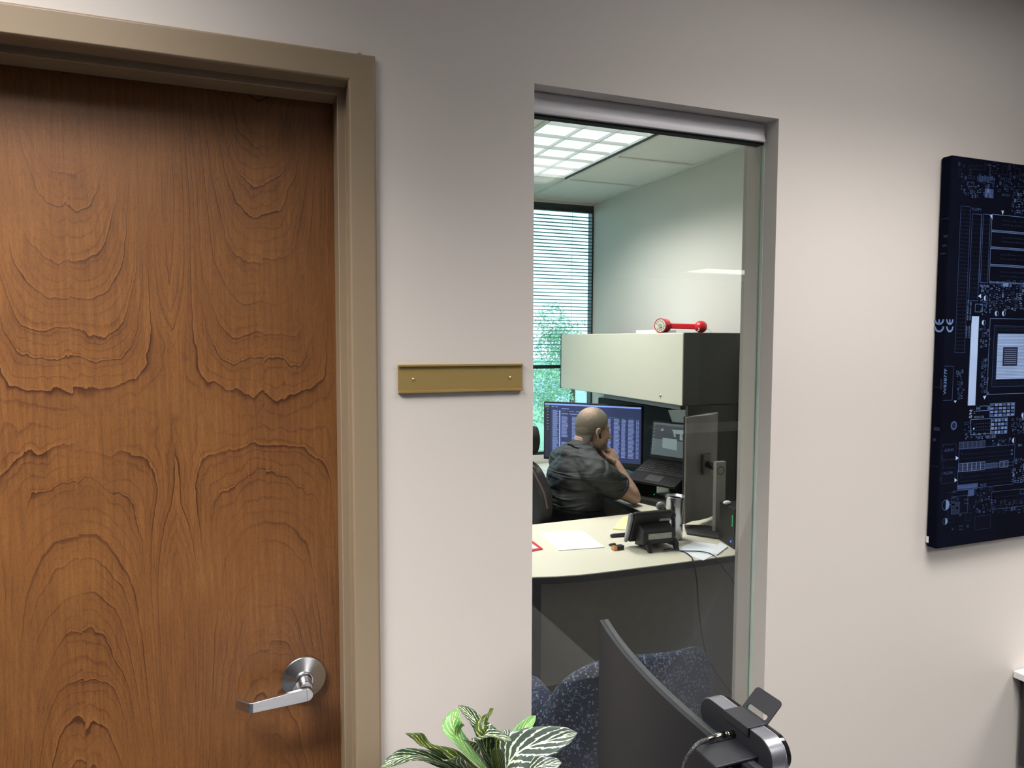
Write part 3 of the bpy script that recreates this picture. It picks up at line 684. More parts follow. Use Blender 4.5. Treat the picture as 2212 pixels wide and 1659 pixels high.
# ---- webcam on top of the monitor
wc_m = pm('graphite_webcam', (0.012, 0.0125, 0.017), (0.018, 0.019, 0.025), scale=500, rough=0.5, bump=0.1, bscale=900, dist=0.0003)
wc_al = pm('webcam_grey_metal', (0.26, 0.27, 0.31), (0.30, 0.31, 0.35), scale=500, rough=0.33, metal=0.75, bump=0.05, bscale=900, dist=0.0002)
XW0 = 0.632  # back face of the camera body
pA = at(1530, 1557, 'X', XW0); pB = at(1625, 1628, 'X', XW0)
WCC = Vector((XW0, -0.647, 1.1065)); WL, WR = 0.0515, 0.0245   # half straight length along Y, end radius
t = thing('webcam', 'black pill-shaped webcam with a raised privacy flap clamped on the curved monitor', 'webcam', (WCC.x+0.012, WCC.y, MZ1))
def pill(x0, x1, L_, r, grow=0.0):
    pts = []
    for k in range(17): a = -pi/2+pi*k/16; pts.append((L_+r*cos(a), r*sin(a)))
    for k in range(17): a = pi/2+pi*k/16; pts.append((-L_+r*cos(a), r*sin(a)))
    b = MB(); b.prism([(x0, WCC.y+p, WCC.z+q) for p, q in pts], (x1-x0, 0, 0)); return b
pill(XW0, XW0+0.001, WL-0.0008, WR-0.0004).build('back_cover', wc_m, t, bevel=0.0006)
pill(XW0+0.001, XW0+0.0235, WL, WR).build('body', wc_al, t, bevel=0.0007)
pill(XW0+0.0235, XW0+0.0325, WL-0.0004, WR-0.0006).build('front_glass', black_g, t, bevel=0.0015)
pill(XW0+0.0236, XW0+0.0240, WL, WR-0.0001).build('trim_ring', alum, t)
b = MB(); b.cyl((XW0+0.032, WCC.y, WCC.z), (XW0+0.0345, WCC.y, WCC.z), 0.009); b.build('lens', black_g, t, smooth=True)
# privacy cover: saddle over the body with a raised flap in front
pc0 = -0.679; pc1 = -0.628; zt = WCC.z+WR
b = MB(); b.box(XW0-0.0020, XW0+0.0270, pc0, pc1, zt+0.0003, zt+0.0022); b.box(XW0-0.0034, XW0-0.0014, pc0, pc1, zt-0.0095, zt+0.0022)
sad = b.build('privacy_cover', wc_m, t, bevel=0.0008)
# flap: rounded plate with a slot, hinged on the far edge and tilted up
hx = XW0+0.0275; fa = radians(44); ux = Vector((cos(fa), 0, sin(fa))); hl = 0.037
ya, yb = pc0-0.001, pc1-0.001; rr = 0.006
def FP(s_, y): return Vector((hx, y, zt+0.001))+ux*s_
out = [(0, ya), (0, yb)]
for k in range(7): a = pi/2*k/6; out.append((hl-rr+rr*sin(a), yb-rr+rr*cos(a)))
for k in range(7): a = pi/2*k/6; out.append((hl-rr+rr*cos(a), ya+rr-rr*sin(a)))
slot_ = []
sa, sb, s0, s1, sr = ya+0.006, yb-0.007, 0.003, 0.0105, 0.0025
for cx_, cy_, a0 in ((s0+sr, sb-sr, 90), (s1-sr, sb-sr, 0), (s1-sr, sa+sr, -90), (s0+sr, sa+sr, 180)):
    for k in range(5): a = radians(a0+90-22.5*k); slot_.append((cx_+sr*cos(a), cy_+sr*sin(a)))
import bmesh
def holed_plate(outer, inner, fn, dvec, name, mat, parent):
    bm = bmesh.new()
    vo_ = [bm.verts.new(fn(*p)) for p in outer]; vi = [bm.verts.new(fn(*p)) for p in inner]
    eo = [bm.edges.new((vo_[i], vo_[(i+1) % len(vo_)])) for i in range(len(vo_))]; ei = [bm.edges.new((vi[i], vi[(i+1) % len(vi)])) for i in range(len(vi))]
    bmesh.ops.triangle_fill(bm, edges=eo+ei, use_beauty=True)
    r = bmesh.ops.extrude_face_region(bm, geom=bm.faces[:])
    for v in [g for g in r['geom'] if isinstance(g, bmesh.types.BMVert)]: v.co += Vector(dvec)
    bmesh.ops.recalc_face_normals(bm, faces=bm.faces)
    me = bpy.data.meshes.new(name); bm.to_mesh(me); bm.free(); me.materials.append(mat)
    o = bpy.data.objects.new(name, me); SC.collection.objects.link(o); o.parent = parent
    if parent.type == 'EMPTY': o.matrix_parent_inverse = Matrix.Translation(parent.location).inverted()
    return o
holed_plate(out, slot_, FP, Vector((sin(fa), 0, -cos(fa)))*0.0014, 'flap', wc_m, sad)
# mount plate resting on the monitor's top edge
b = MB(); my0, my1 = -0.697, -0.648
b.box(0.565, XW0-0.001, my0, my1, MZ1+0.0004, MZ1+0.0040); b.build('mount_plate', wc_m, t, bevel=0.0012)
b = MB(); b.box(0.586, 0.598, my0+0.01, my1-0.01, MZ1-0.030, MZ1-0.0002); b.cyl((0.592, my0+0.006, MZ1-0.012), (0.592, my1-0.006, MZ1-0.012), 0.0062); b.build('clamp_foot', black_p, t, bevel=0.001)
b = MB(); b.cyl((XW0+0.010, WCC.y-0.01, MZ1-0.03), (XW0+0.010, WCC.y-0.01, WCC.z-WR+0.002), 0.007); b.box(XW0-0.006, XW0+0.018, my0, my1, MZ1-0.034, MZ1-0.030); b.build('swivel', black_p, t, smooth=False)
# usb cable plugged into the back of the webcam
braid = bpy.data.materials.new('braided_sleeve'); braid.use_nodes = True; MATS['braided_sleeve'] = braid
nt = braid.node_tree; bs = nt.nodes['Principled BSDF']; N = nt.nodes.new; L = nt.links.new
tcn = N('ShaderNodeTexCoord'); vv = N('ShaderNodeTexVoronoi'); vv.inputs['Scale'].default_value = 620; L(tcn.outputs['Object'], vv.inputs['Vector'])
crn = N('ShaderNodeValToRGB'); crn.color_ramp.elements[0].color = (0.16, 0.165, 0.17, 1); crn.color_ramp.elements[0].position = 0.15; crn.color_ramp.elements[1].color = (0.012, 0.012, 0.014, 1); crn.color_ramp.elements[1].position = 0.55
L(vv.outputs['Distance'], crn.inputs[0]); L(crn.outputs[0], bs.inputs['Base Color']); bs.inputs['Roughness'].default_value = 0.6
t = thing('webcam_cable', 'dark braided cable with a metal plug looping from the back of the webcam', 'cable', (0.60, -0.70, DZ))
pe = at(1586, 1602, 'X', XW0); pe.z = 1.1095
P0 = Vector((XW0-0.0005, pe.y, pe.z)); P1 = Vector((0.607, pe.y+0.001, pe.z+0.0005)); P2 = Vector((0.588, pe.y, pe.z-0.0005))
P3 = Vector(at(1497, 1618, 'X', 0.553)); P4 = Vector(at(1476, 1665, 'X', 0.545))
b = MB(); b.tube(spline([P2+(P2-P3)*0.02, P2*0.6+P3*0.4+Vector((0, 0, 0.003)), P3, P4, P4+Vector((0.0, -0.01, -0.06)), Vector((0.55, -0.80, DZ+0.05)), Vector((0.53, -0.84, DZ+0.004)), Vector((0.42, -0.9, DZ+0.003))], 10), 0.0027, n=12); b.build('cord', braid, t, smooth=True)
b = MB(); b.tube([P0, P1+(P0-P1)*0.35], 0.0040, ry=0.0026, n=16); b.tube([P1+(P0-P1)*0.36, P1, P2], [0.0048, 0.0046, 0.0034], n=16, round_ends=False); b.build('plug', pm('gunmetal_plug', (0.22, 0.21, 0.20), scale=30, rough=0.2, metal=1.0), t, smooth=True)

# ---- zebra plant
def leaf_mat(name, base, vein, wid, glossy=0.35, seed=0.0):
    m, nt, bs = newmat(name); N = nt.nodes.new; L = nt.links.new
    def M_(op, a, b_=None, clamp=False):
        q = N('ShaderNodeMath'); q.operation = op; q.use_clamp = clamp
        for i, v in enumerate((a, b_)):
            if v is None: continue
            if isinstance(v, (int, float)): q.inputs[i].default_value = v
            else: L(v, q.inputs[i])
        return q.outputs[0]
    uv = N('ShaderNodeUVMap'); sp = N('ShaderNodeSeparateXYZ'); L(uv.outputs[0], sp.inputs[0])
    nz = N('ShaderNodeTexNoise'); nz.inputs['Scale'].default_value = 14; nz.inputs['Detail'].default_value = 4
    mp = N('ShaderNodeMapping'); mp.inputs['Location'].default_value = (seed, seed, 0); L(uv.outputs[0], mp.inputs[0]); L(mp.outputs[0], nz.inputs['Vector'])
    wv = M_('MULTIPLY', M_('SUBTRACT', nz.outputs[0], 0.5), 0.10)
    u = M_('ADD', sp.outputs[0], wv); v = M_('ABSOLUTE', M_('SUBTRACT', sp.outputs[1], 0.5))      # v 0 at midrib .. 0.5 edge
    # side veins run forward and outward, curving along the edge
    ph = M_('SUBTRACT', u, M_('MULTIPLY', M_('POWER', v, 0.85), 0.62))
    tri_ = M_('ABSOLUTE', M_('SUBTRACT', M_('FRACT', M_('MULTIPLY', ph, 8.0)), 0.5))
    w_ = M_('SUBTRACT', wid, M_('MULTIPLY', v, wid*1.15))
    w_ = M_('ADD', w_, M_('MULTIPLY', M_('SUBTRACT', nz.outputs[0], 0.5), wid*1.2))
    line_ = M_('MULTIPLY', M_('SUBTRACT', w_, tri_), 30.0, True)
    mid = M_('MULTIPLY', M_('SUBTRACT', M_('ADD', 0.018, M_('MULTIPLY', M_('SUBTRACT', nz.outputs[0], 0.4), 0.05)), v), 60.0, True)
    fac = M_('MAXIMUM', line_, mid)
    n2 = N('ShaderNodeTexNoise'); n2.inputs['Scale'].default_value = 30; L(uv.outputs[0], n2.inputs['Vector'])
    cb = N('ShaderNodeMix'); cb.data_type = 'RGBA'; cb.inputs[6].default_value = c4(base); cb.inputs[7].default_value = c4(tuple(x*1.7 for x in base)); L(n2.outputs[0], cb.inputs[0])
    mx_ = N('ShaderNodeMix'); mx_.data_type = 'RGBA'; L(fac, mx_.inputs[0]); L(cb.outputs[2], mx_.inputs[6]); mx_.inputs[7].default_value = c4(vein)
    L(mx_.outputs[2], bs.inputs['Base Color']); bs.inputs['Roughness'].default_value = glossy
    bp = N('ShaderNodeBump'); bp.inputs['Strength'].default_value = 0.5; bp.inputs['Distance'].default_value = 0.0012; L(fac, bp.inputs['Height']); L(bp.outputs[0], bs.inputs['Normal'])
    return m
lm_dark = leaf_mat('zebra_leaf_dark', (0.014, 0.040, 0.020), (0.78, 0.86, 0.52), 0.15)
lm_white = leaf_mat('zebra_leaf_silver', (0.050, 0.072, 0.062), (0.80, 0.88, 0.66), 0.20, 0.28, 3.0)
lm_back = leaf_mat('zebra_leaf_green', (0.10, 0.26, 0.075), (0.66, 0.78, 0.34), 0.13, 0.45, 6.0)
lm_olive = leaf_mat('zebra_leaf_olive', (0.030, 0.055, 0.014), (0.46, 0.50, 0.09), 0.15, 0.4, 9.0)
PX, PY = 0.405, -0.34
POTZ = DZ
t = thing('zebra_plant', 'potted zebra plant with dark leaves striped in cream veins below the nameplate', 'potted plant', (PX, PY, POTZ))
b = MB(); b.lathe([(0.040, 0.0), (0.054, 0.10), (0.057, 0.10), (0.057, 0.112), (0.050, 0.112), (0.048, 0.098), (0.0, 0.096)], (PX, PY, POTZ), n=40, caps=False); b.build('pot', white_p, t, smooth=True)
b = MB(); b.lathe([(0.0, 0.0), (0.0485, 0.0)], (PX, PY, POTZ+0.099), n=24, caps=False); b.build('soil', pm('potting_soil', (0.03, 0.02, 0.013), (0.05, 0.035, 0.02), scale=200, rough=1, bump=1), t)
b = MB(); b.tube(spline([(PX, PY, POTZ+0.095), (PX+0.004, PY+0.002, POTZ+0.15), (PX, PY, POTZ+0.212)], 6), [0.006]*13, n=10); b.build('stem', pm('green_stem', (0.10, 0.16, 0.05), scale=40, rough=0.5), t, smooth=True)
def leaf(base, mid, tip, width, mat, roll=0.0, fold=0.25, wavy=0.0, curl=0.0, tipw=1.0):
    """base/mid/tip centreline points, width half breadth, roll about the centreline (deg)"""
    p = spline([base, mid, tip], 12); n_ = len(p); nv = 10
    me_v = []; uvs = []
    tg = [(p[min(i+1, n_-1)]-p[max(i-1, 0)]).normalized() for i in range(n_)]
    up0 = Vector((0, 0, 1)); 
    for i in range(n_):
        s_ = i/(n_-1); tt = tg[i]; sd = tt.cross(up0)
        if sd.length < 1e-3: sd = Vector((1, 0, 0))
        sd.normalize(); nn = sd.cross(tt).normalized(); a = radians(roll)
        sd2 = sd*cos(a)+nn*sin(a); nn2 = nn*cos(a)-sd*sin(a)
        s2 = max(0.0, (s_-0.07)/0.93)
        wd = width*(sin(pi*s2**0.85)**0.72 if 0 < s2 < 1 else 0.0)*(1-0.25*s2)+0.0012
        if s_ > 0.9: wd *= tipw*(1-(s_-0.9)*5)
        for j in range(nv+1):
            q = (j/nv-0.5)*2
            zed = abs(q)*fold*wd+wavy*wd*sin(s_*17+q*2.0)*q*q-curl*q*q*wd-0.06*wd*abs(sin(s_*34))*(1-abs(q))
            me_v.append(p[i]+sd2*q*wd+nn2*zed); uvs.append((s_, j/nv))
    b = MB(); b.v = [tuple(v) for v in me_v]
    b.f = [(i*(nv+1)+j, (i+1)*(nv+1)+j, (i+1)*(nv+1)+j+1, i*(nv+1)+j+1) for i in range(n_-1) for j in range(nv)]
    o = b.build('leaf', mat, t, smooth=True, solid=0.0005)
    uvl = o.data.uv_layers.new(name='UVMap')
    for pl in o.data.polygons:
        for li in pl.loop_indices: uvl.data[li].uv = uvs[o.data.loops[li].vertex_index]
    return o
def A(x, y, d=0.0): return at(x, y, 'Y', PY+d)
cB = Vector((PX, PY, POTZ+0.205))
# (base px, mid px, tip px) measured on vertical planes through the plant, d = nearer(-)/farther(+)
leaf(cB, A(1120, 1625, -0.02), A(1247, 1583, -0.035)+Vector((0, 0, 0)), 0.0350, lm_white, roll=-58, fold=0.10, wavy=0.06)      # big silver leaf right
leaf(cB, A(945, 1628, -0.05), A(876, 1585, -0.06), 0.0165, lm_olive, roll=12, fold=0.5, wavy=0.30)                      # dark leaf left with curled tip
leaf(cB+Vector((0, 0, -.012)), A(912, 1634, -0.05), A(822, 1658, -0.08), 0.0135, lm_dark, roll=25, fold=0.2, wavy=0.15)      # far left low leaf
leaf(cB+Vector((-.004, .004, 0)), A(985, 1590, 0.03), A(988, 1530, 0.045), 0.0235, lm_back, roll=0, fold=0.16, wavy=0.05)    # upright green leaf
leaf(cB+Vector((0, .004, 0)), A(1035, 1570, 0.05), A(990, 1524, 0.08), 0.0120, lm_dark, roll=30, fold=0.4, wavy=0.1)        # thin dark leaf, tip up left
leaf(cB+Vector((.002, .004, 0)), A(1050, 1580, 0.02), A(1066, 1530, 0.02), 0.0200, lm_olive, roll=10, fold=0.3, wavy=0.25)   # olive curled leaf
leaf(cB+Vector((.004, .0, 0)), A(1115, 1600, 0.05), A(1157, 1546, 0.07), 0.0150, lm_back, roll=-35, fold=0.45, wavy=0.05)   # light leaf right, behind
leaf(cB, A(1043, 1592, -0.05), A(1105, 1600, -0.075), 0.0190, lm_dark, roll=-10, fold=0.3, wavy=0.3)                    # dark centre leaf
leaf(cB+Vector((-.003, -.004, 0)), A(1022, 1618, -0.03), A(1014, 1600, -0.05), 0.0190, lm_white, roll=15, fold=0.1)
leaf(cB, A(1075, 1640, -0.06), A(1072, 1618, -0.08), 0.0105, lm_olive, roll=0, fold=0.4)
leaf(cB+Vector((0, 0, -.015)), A(1155, 1660, -0.05), A(1213, 1648, -0.08), 0.0170, lm_white, roll=-40, fold=0.15, wavy=0.2)
leaf(cB+Vector((0, 0, -.015)), A(985, 1650, -0.07), A(975, 1640, -0.10), 0.0180, lm_white, roll=-10, fold=0.15, wavy=0.1)
leaf(cB+Vector((0, 0, -.02)), A(1060, 1680, -0.10), A(1110, 1690, -0.15), 0.0260, lm_dark, roll=0, fold=0.15, wavy=0.1)
leaf(cB+Vector((0, 0, -.02)), A(960, 1680, -0.08), A(900, 1700, -0.13), 0.0240, lm_dark, roll=0, fold=0.15, wavy=0.1)
leaf(cB+Vector((0, 0, -.02)), A(1090, 1668, 0.04), A(1150, 1660, 0.08), 0.0240, lm_dark, roll=0, fold=0.15, wavy=0.1)
leaf(cB+Vector((.003, .003, 0)), A(1092, 1596, 0.06), A(1080, 1580, 0.08), 0.0150, lm_white, roll=0, fold=0.2)

# ---- ceiling fixtures of the outer room (frame + shade)
fx_w = pm('white_fixture_enamel', (0.75, 0.75, 0.73), scale=10, rough=0.4)
lens_m = pm('lit_diffuser', (0.8, 0.8, 0.8), scale=10, rough=0.5, emit=((1.0, 0.97, 0.93), 3.0))
def troffer(x, y, sx_, sy_, label, grp=None):
    t = thing('ceiling_light', label, 'ceiling light', (x, y, CEIL), grp)
    b = MB(); e = 0.025
    b.box(x-sx_/2, x+sx_/2, y-sy_/2, y-sy_/2+e, CEIL-0.02, CEIL); b.box(x-sx_/2, x+sx_/2, y+sy_/2-e, y+sy_/2, CEIL-0.02, CEIL)
    b.box(x-sx_/2, x-sx_/2+e, y-sy_/2+e, y+sy_/2-e, CEIL-0.02, CEIL); b.box(x+sx_/2-e, x+sx_/2, y-sy_/2+e, y+sy_/2-e, CEIL-0.02, CEIL)
    b.build('frame', fx_w, t)
    b = MB(); b.box(x-sx_/2+e, x+sx_/2-e, y-sy_/2+e, y+sy_/2-e, CEIL-0.008, CEIL-0.002); b.build('diffuser', lens_m, t)
TL = ['the one above the wood door', 'the one just above the sidelight', 'the one behind the camera over the desk', 'the one right of the circuit board print', 'the far mirrored one']
for (nm, x, y, z, a_, b_, p_, s_, c_) in LAMPS[:5]:
    troffer(x if x > -.8 or y < -1 else -0.85, y if x > 0 else -0.62, 1.22, 0.66, 'white ceiling light panel of the outer room, '+TL.pop(0), 'ceiling lights of the outer room')
# ================================================================ OFFICE
def S(x, y, axis, c): return at(x, y, axis, c)
DT = 0.74
# ---- ceiling fixture with 18-cell louver
cell_w = pm('louver_white', (0.82, 0.86, 0.84), scale=8, rough=0.45)
pm('louver_blade', (0.80, 0.84, 0.83), scale=8, rough=0.25)
tube_m = pm('lit_lamp_cavity', (0.8, 0.8, 0.8), scale=5, emit=((0.76, 0.83, 0.84), 1.0))
def louver(x0, x1, y0, y1, label):
    t = thing('ceiling_light', label, 'ceiling light', ((x0+x1)/2, (y0+y1)/2, CEIL), 'office ceiling lights')
    b = MB(); b.box(x0, x0+.010, y0, y1, CEIL-.003, CEIL+.004); b.box(x1-.010, x1, y0, y1, CEIL-.003, CEIL+.004)
    b.build('side_rail', pm('black_reveal', (0.01, 0.012, 0.014), scale=5) if 'black_reveal' not in MATS else MATS['black_reveal'], t)
    b = MB(); b.box(x0, x1, y0, y0+.012, CEIL-.002, CEIL+.07); b.box(x0, x1, y1-.012, y1, CEIL-.002, CEIL+.07); b.box(x0, x0+.012, y0+.012, y1-.012, CEIL+.0042, CEIL+.07); b.box(x1-.012, x1, y0+.012, y1-.012, CEIL+.0042, CEIL+.07); b.build('housing', cell_w, t)
    b = MB(); b.box(x0+.014, x1-.014, y0+.013, y1-.013, CEIL+.016, CEIL+.018); b.build('lamp_cavity', tube_m, t)
    b = MB(); xa_, xb_, ya_, yb_ = x0+.020, x1-.020, y0+.012, y1-.012; h = 0.0155
    for i in range(1, 3): x = xa_+(xb_-xa_)*i/3; b.prism([(x-.003, ya_, CEIL), (x+.003, ya_, CEIL), (x+.003, ya_, CEIL+h), (x-.003, ya_, CEIL+h)], (0, yb_-ya_, 0))
    for i in range(1, 6): y = ya_+(yb_-ya_)*i/6; b.prism([(xa_, y-.003, CEIL), (xa_, y+.003, CEIL), (xa_, y+.003, CEIL+h), (xa_, y-.003, CEIL+h)], (xb_-xa_, 0, 0))
    b.build('louver', MATS['louver_blade'], t)
louver(1.38, 1.97, 1.50, 2.70, 'lit louvered ceiling light above the desk, the one seen through the glass')
louver(-0.45, 0.14, 1.50, 2.70, 'unseen louvered ceiling light farther left, behind the wall, strengthened for bounce light')
# ---- window, frame, blind
WX0, WX1, WZ0, WZ1, WY = 0.20, 2.500, 0.80, 2.635, 3.345
dkf = pm('dark_bronze_frame', (0.012, 0.018, 0.020), (0.016, 0.022, 0.025), scale=20, rough=0.4)
b = MB(); b.box(WX0, WX1, WY+.045, WY+.047, WZ0, WZ1); w2 = struct(b.build('window_2', glass_out), 'office window with a half lowered blind and trees outside')
b = MB(); b.box(WX1-.003, WX1+.008, WY-.002, WY+.06, WZ0, WZ1); b.box(WX0-.03, WX0, WY-.002, WY+.06, WZ0, WZ1); b.box(WX0, WX1-.006, WY-.002, WY+.06, WZ1-.03, WZ1); b.box(WX0, WX1-.006, WY+.01, WY+.06, WZ0, WZ0+.022); b.box(1.32, 1.36, WY+.048, WY+.058, WZ0+.022, WZ1-.03)
b.build('window_frame', dkf, w2)
slat_m = pm('dark_teal_slats', (0.06, 0.22, 0.26), (0.07, 0.25, 0.29), scale=20, rough=0.3)
t = thing('window_blind', 'dark teal horizontal blind lowered over the upper half of the office window', 'blind', (1.35, WY, WZ1))
b = MB(); b.box(WX0+.01, WX1-.008, WY+.004, WY+.034, WZ1-.052, WZ1-.031); b.build('headrail', dkf, t)
b = MB(); b.box(WX0+.01, WX1-.012, WY+.006, WY+.032, 1.435, 1.462); b.build('bottom_rail', dkf, t, bevel=.004)
b = MB(); z = 1.485; yc = WY+.019
while z < WZ1-.06:
    ps = []
    for k in range(5):
        q = -1+k/2; ps.append((yc+q*.0115, z+.0022*(1-q*q)-q*0.0024))
    b.prism([(WX0+.012, p, q) for p, q in ps]+[(WX0+.012, p, q-.0006) for p, q in ps[::-1]], (WX1-.016-WX0, 0, 0)); z += 0.0254
b.build('slats', slat_m, t, smooth=False)
pale_cord = pm('pale_cord', (.45, .6, .62), scale=40)
for cx_ in (2.335, 1.75, 1.2, .6):
    b = MB(); b.tube([(cx_, yc-.016, 1.46), (cx_, yc-.016, WZ1-.055)], .0015, n=6); b.build('ladder_cord', pale_cord, t)
# ---- outside: lawn, road, trees
lawn = pm('lawn', (0.34, 0.46, 0.27), (0.42, 0.55, 0.33), scale=.6, rough=1, bump=.3)
road = pm('pale_parking_lot', (0.42, 0.46, 0.45), (0.48, 0.52, 0.50), scale=.3, rough=.9)
b = MB(); b.box(-60, 90, 5, 44, -3.1, -3.0); struct(b.build('ground_1', lawn), 'green lawn outside the office window')
b = MB(); b.box(-60, 120, 44, 75, -3.1, -2.98); struct(b.build('ground_2', road), 'pale parking lot beyond the lawn')
b = MB(); b.box(-80, 150, 75, 150, -3.1, -2.99); struct(b.build('ground_3', lawn), 'far grass strip')
leafm = pm('tree_leaves', (0.22, 0.36, 0.20), (0.40, 0.55, 0.32), scale=1.2, rough=.8)
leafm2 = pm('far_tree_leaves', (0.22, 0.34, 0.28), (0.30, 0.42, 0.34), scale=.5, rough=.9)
bark = pm('tree_bark', (0.10, 0.08, 0.06), scale=6, rough=1, bump=.6)
def tree(x, y, r, zc_, n, mat, label, seed, sq=1.0, g=None):
    t = thing('tree', label, 'tree', (x, y, -3), g)
    R_ = random.Random(seed); b = MB()
    cl = [(Vector((R_.gauss(0, .45), R_.gauss(0, .45), R_.gauss(0, .5)*sq))*r, R_.uniform(.28, .5)*r) for _ in range(16)]
    for i in range(n):
        c, rr_ = R_.choice(cl); d = Vector((R_.gauss(0, 1), R_.gauss(0, 1), R_.gauss(0, 1))).normalized()*rr_*R_.uniform(.6, 1.05)
        p = Vector((x, y, zc_))+c+d; s_ = r*R_.uniform(.022, .048)
        u = Vector((R_.gauss(0, 1), R_.gauss(0, 1), R_.gauss(0, 1))).normalized(); v = u.orthogonal().normalized()
        b.add([p-u*s_, p+v*s_*.6, p+u*s_, p-v*s_*.6], [(0, 1, 2, 3)])
    b.build('foliage', mat, t)
    b = MB(); b.tube(spline([(x, y, -3), (x+.1*r, y, zc_-r*.5), (x, y, zc_+r*.3)], 5), [r*.09-r*.0065*k for k in range(11)], n=8); b.build('trunk', bark, t, smooth=True)
tree(12.6, 24.5, 1.8, .75, 6500, leafm, 'leafy green tree close outside the office window, behind the blind', 3)
tree(9.4, 22.5, .8, -2.0, 900, leafm, 'small low shrub-like tree at the left of the window view', 4)
for k, (x, y, r, zc_) in enumerate(((27, 64, 3.6, -.2), (38, 66, 5.0, .4), (50, 68, 4.6, -.1), (18, 62, 3.2, -.8))):
    tree(x, y, r, zc_, 1100, leafm2, 'distant hazy tree beyond the parking lot, '+('second from the left', 'tallest one', 'rightmost', 'lowest, at the left')[k], 10+k, .8, 'far trees')
# ---- desks
def top_slab(poly, name, parent, z=DT, th=.030):
    b = MB(); b.prism([(x, y, z-.004) for x, y in poly], (0, 0, .004)); o = b.build(name, laminate, parent)
    b = MB(); b.prism([(x, y, z-th) for x, y in poly], (0, 0, th-.0042)); e = b.build('edge_band', desk_edge, o); e['label'] = 'black edge band'
    return o
t = thing('peninsula_desk', 'cream topped desk with a black edge and taupe front panel just behind the glass', 'desk', (1.75, 1.4, 0))
poly = [(2.505, 1.0), (2.505, 1.795), (0.95, 1.745)]
R1 = 0.40
for k in range(1, 9): a = radians(90+90*k/8-0); poly.append((0.95-.12+.12*cos(a)-.0, 1.745-.12+.12*sin(a)))
poly += [(0.71, 1.45)]
for k in range(0, 11): a = radians(180+90*k/10); poly.append((0.71+.62+.62*cos(a), 1.0+.42+.42*sin(a)))
poly += [(1.6, .997)]
top_slab(poly, 'desktop', t)
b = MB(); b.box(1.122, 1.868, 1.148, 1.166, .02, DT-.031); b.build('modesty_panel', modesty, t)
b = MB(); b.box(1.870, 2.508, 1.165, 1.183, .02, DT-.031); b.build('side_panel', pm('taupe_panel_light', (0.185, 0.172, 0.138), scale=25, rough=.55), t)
b = MB(); b.box(1.088, 1.120, 1.12, 1.17, 0.0, DT-.031); b.box(1.088, 1.120, 1.17, 1.65, 0.0, .03); b.build('leg', desk_edge, t, bevel=.002)
b = MB()
for k in range(5): b.box(.80, 1.087, 1.16, 1.175, .10+k*.12, .125+k*.12)
b.box(.78, .80, 1.15, 1.18, 0, DT-.031); b.build('side_frame', desk_edge, t)
t = thing('return_desk', 'cream side desk along the right wall under the overhead cabinet', 'desk', (2.25, 2.5, 0))
top_slab([(2.000, 1.800), (2.475, 1.800), (2.475, 3.325), (2.000, 3.325)], 'desktop', t)
b = MB(); b.box(2.44, 2.47, 1.82, 3.30, .02, DT-.031); b.build('back_panel', modesty, t)
b = MB(); b.box(2.02, 2.44, 3.27, 3.30, 0, DT-.031); b.build('end_panel', modesty, t)
t = thing('window_desk', 'cream desk running under the office window', 'desk', (1.2, 3.1, 0))
top_slab([(.30, 2.83), (1.996, 2.83), (1.996, 3.33), (.30, 3.33)], 'desktop', t)
b = MB(); b.box(.32, .35, 2.86, 3.30, 0, DT-.031); b.build('end_panel', modesty, t)
# ---- overhead cabinet and hutch board
cdoor = pm('cream_cabinet_door', (0.50, 0.495, 0.41), (0.515, 0.51, 0.425), scale=40, rough=.5)
cbody = pm('charcoal_cabinet', (0.024, 0.027, 0.026), (0.030, 0.033, 0.032), scale=30, rough=.5)
KX, KY0, KY1, KZ0, KZ1 = 2.130, 1.640, 3.090, 1.312, 1.686
t = thing('overhead_cabinet', 'cream fronted charcoal overhead cabinet on the right office wall', 'cabinet', (2.32, 2.36, KZ0))
b = MB(); b.box(KX+.022, 2.508, KY0, KY1, KZ0, KZ1); b.build('body', cbody, t, bevel=.004)
b = MB(); b.box(KX+.004, KX+.10, KY0-.003, KY0-.0002, KZ0+.001, KZ1-.001); b.build('end_trim', pm('charcoal_trim', (.036, .041, .039), scale=30, rough=.5), t)
b = MB(); b.box(KX, KX+.020, KY0+.002, KY1-.001, KZ0, KZ1-.001); dr = b.build('door', cdoor, t, bevel=.004); b = MB(); b.box(KX-.001, 2.508, KY1+.0004, KY1+.007, KZ0-.002, KZ1+.001); b.build('far_end_panel', cbody, t); dr['label'] = 'cream flip-up door'
lk = S(1427, 854, 'X', KX); b = MB(); b.cyl((KX-.003, lk.y, lk.z), (KX+.001, lk.y, lk.z), .0085); b.build('lock', steel, dr, smooth=True)
t = thing('hutch_board', 'charcoal fabric pin board standing behind the laptop under the cabinet', 'pin board', (2.49, 2.4, DT))
felt = pm('charcoal_fabric', (.018, .020, .023), (.026, .028, .031), scale=300, rough=1, bump=.3)
b = MB(); b.box(2.480, 2.508, 1.66, 3.19, .765, 1.226); b.build('board', felt, t, bevel=.003)
b = MB(); b.box(2.490, 2.508, 1.66, 3.12, 1.228, KZ0-.002); b.build('upper_rail', cbody, t)
b = MB(); b.box(2.17, 2.478, 1.645, 1.668, DT+.001, KZ0-.002); b.build('side_support', cbody, t)
t = thing('task_light', 'unlit grey task light bar beneath the overhead cabinet', 'lamp', (2.3, 2.4, KZ0))
b = MB(); b.box(2.16, 2.26, 1.70, 2.52, KZ0-.028, KZ0-.001); b.build('housing', pm('grey_enamel', (.12, .135, .135), scale=20, rough=.5), t, bevel=.004)
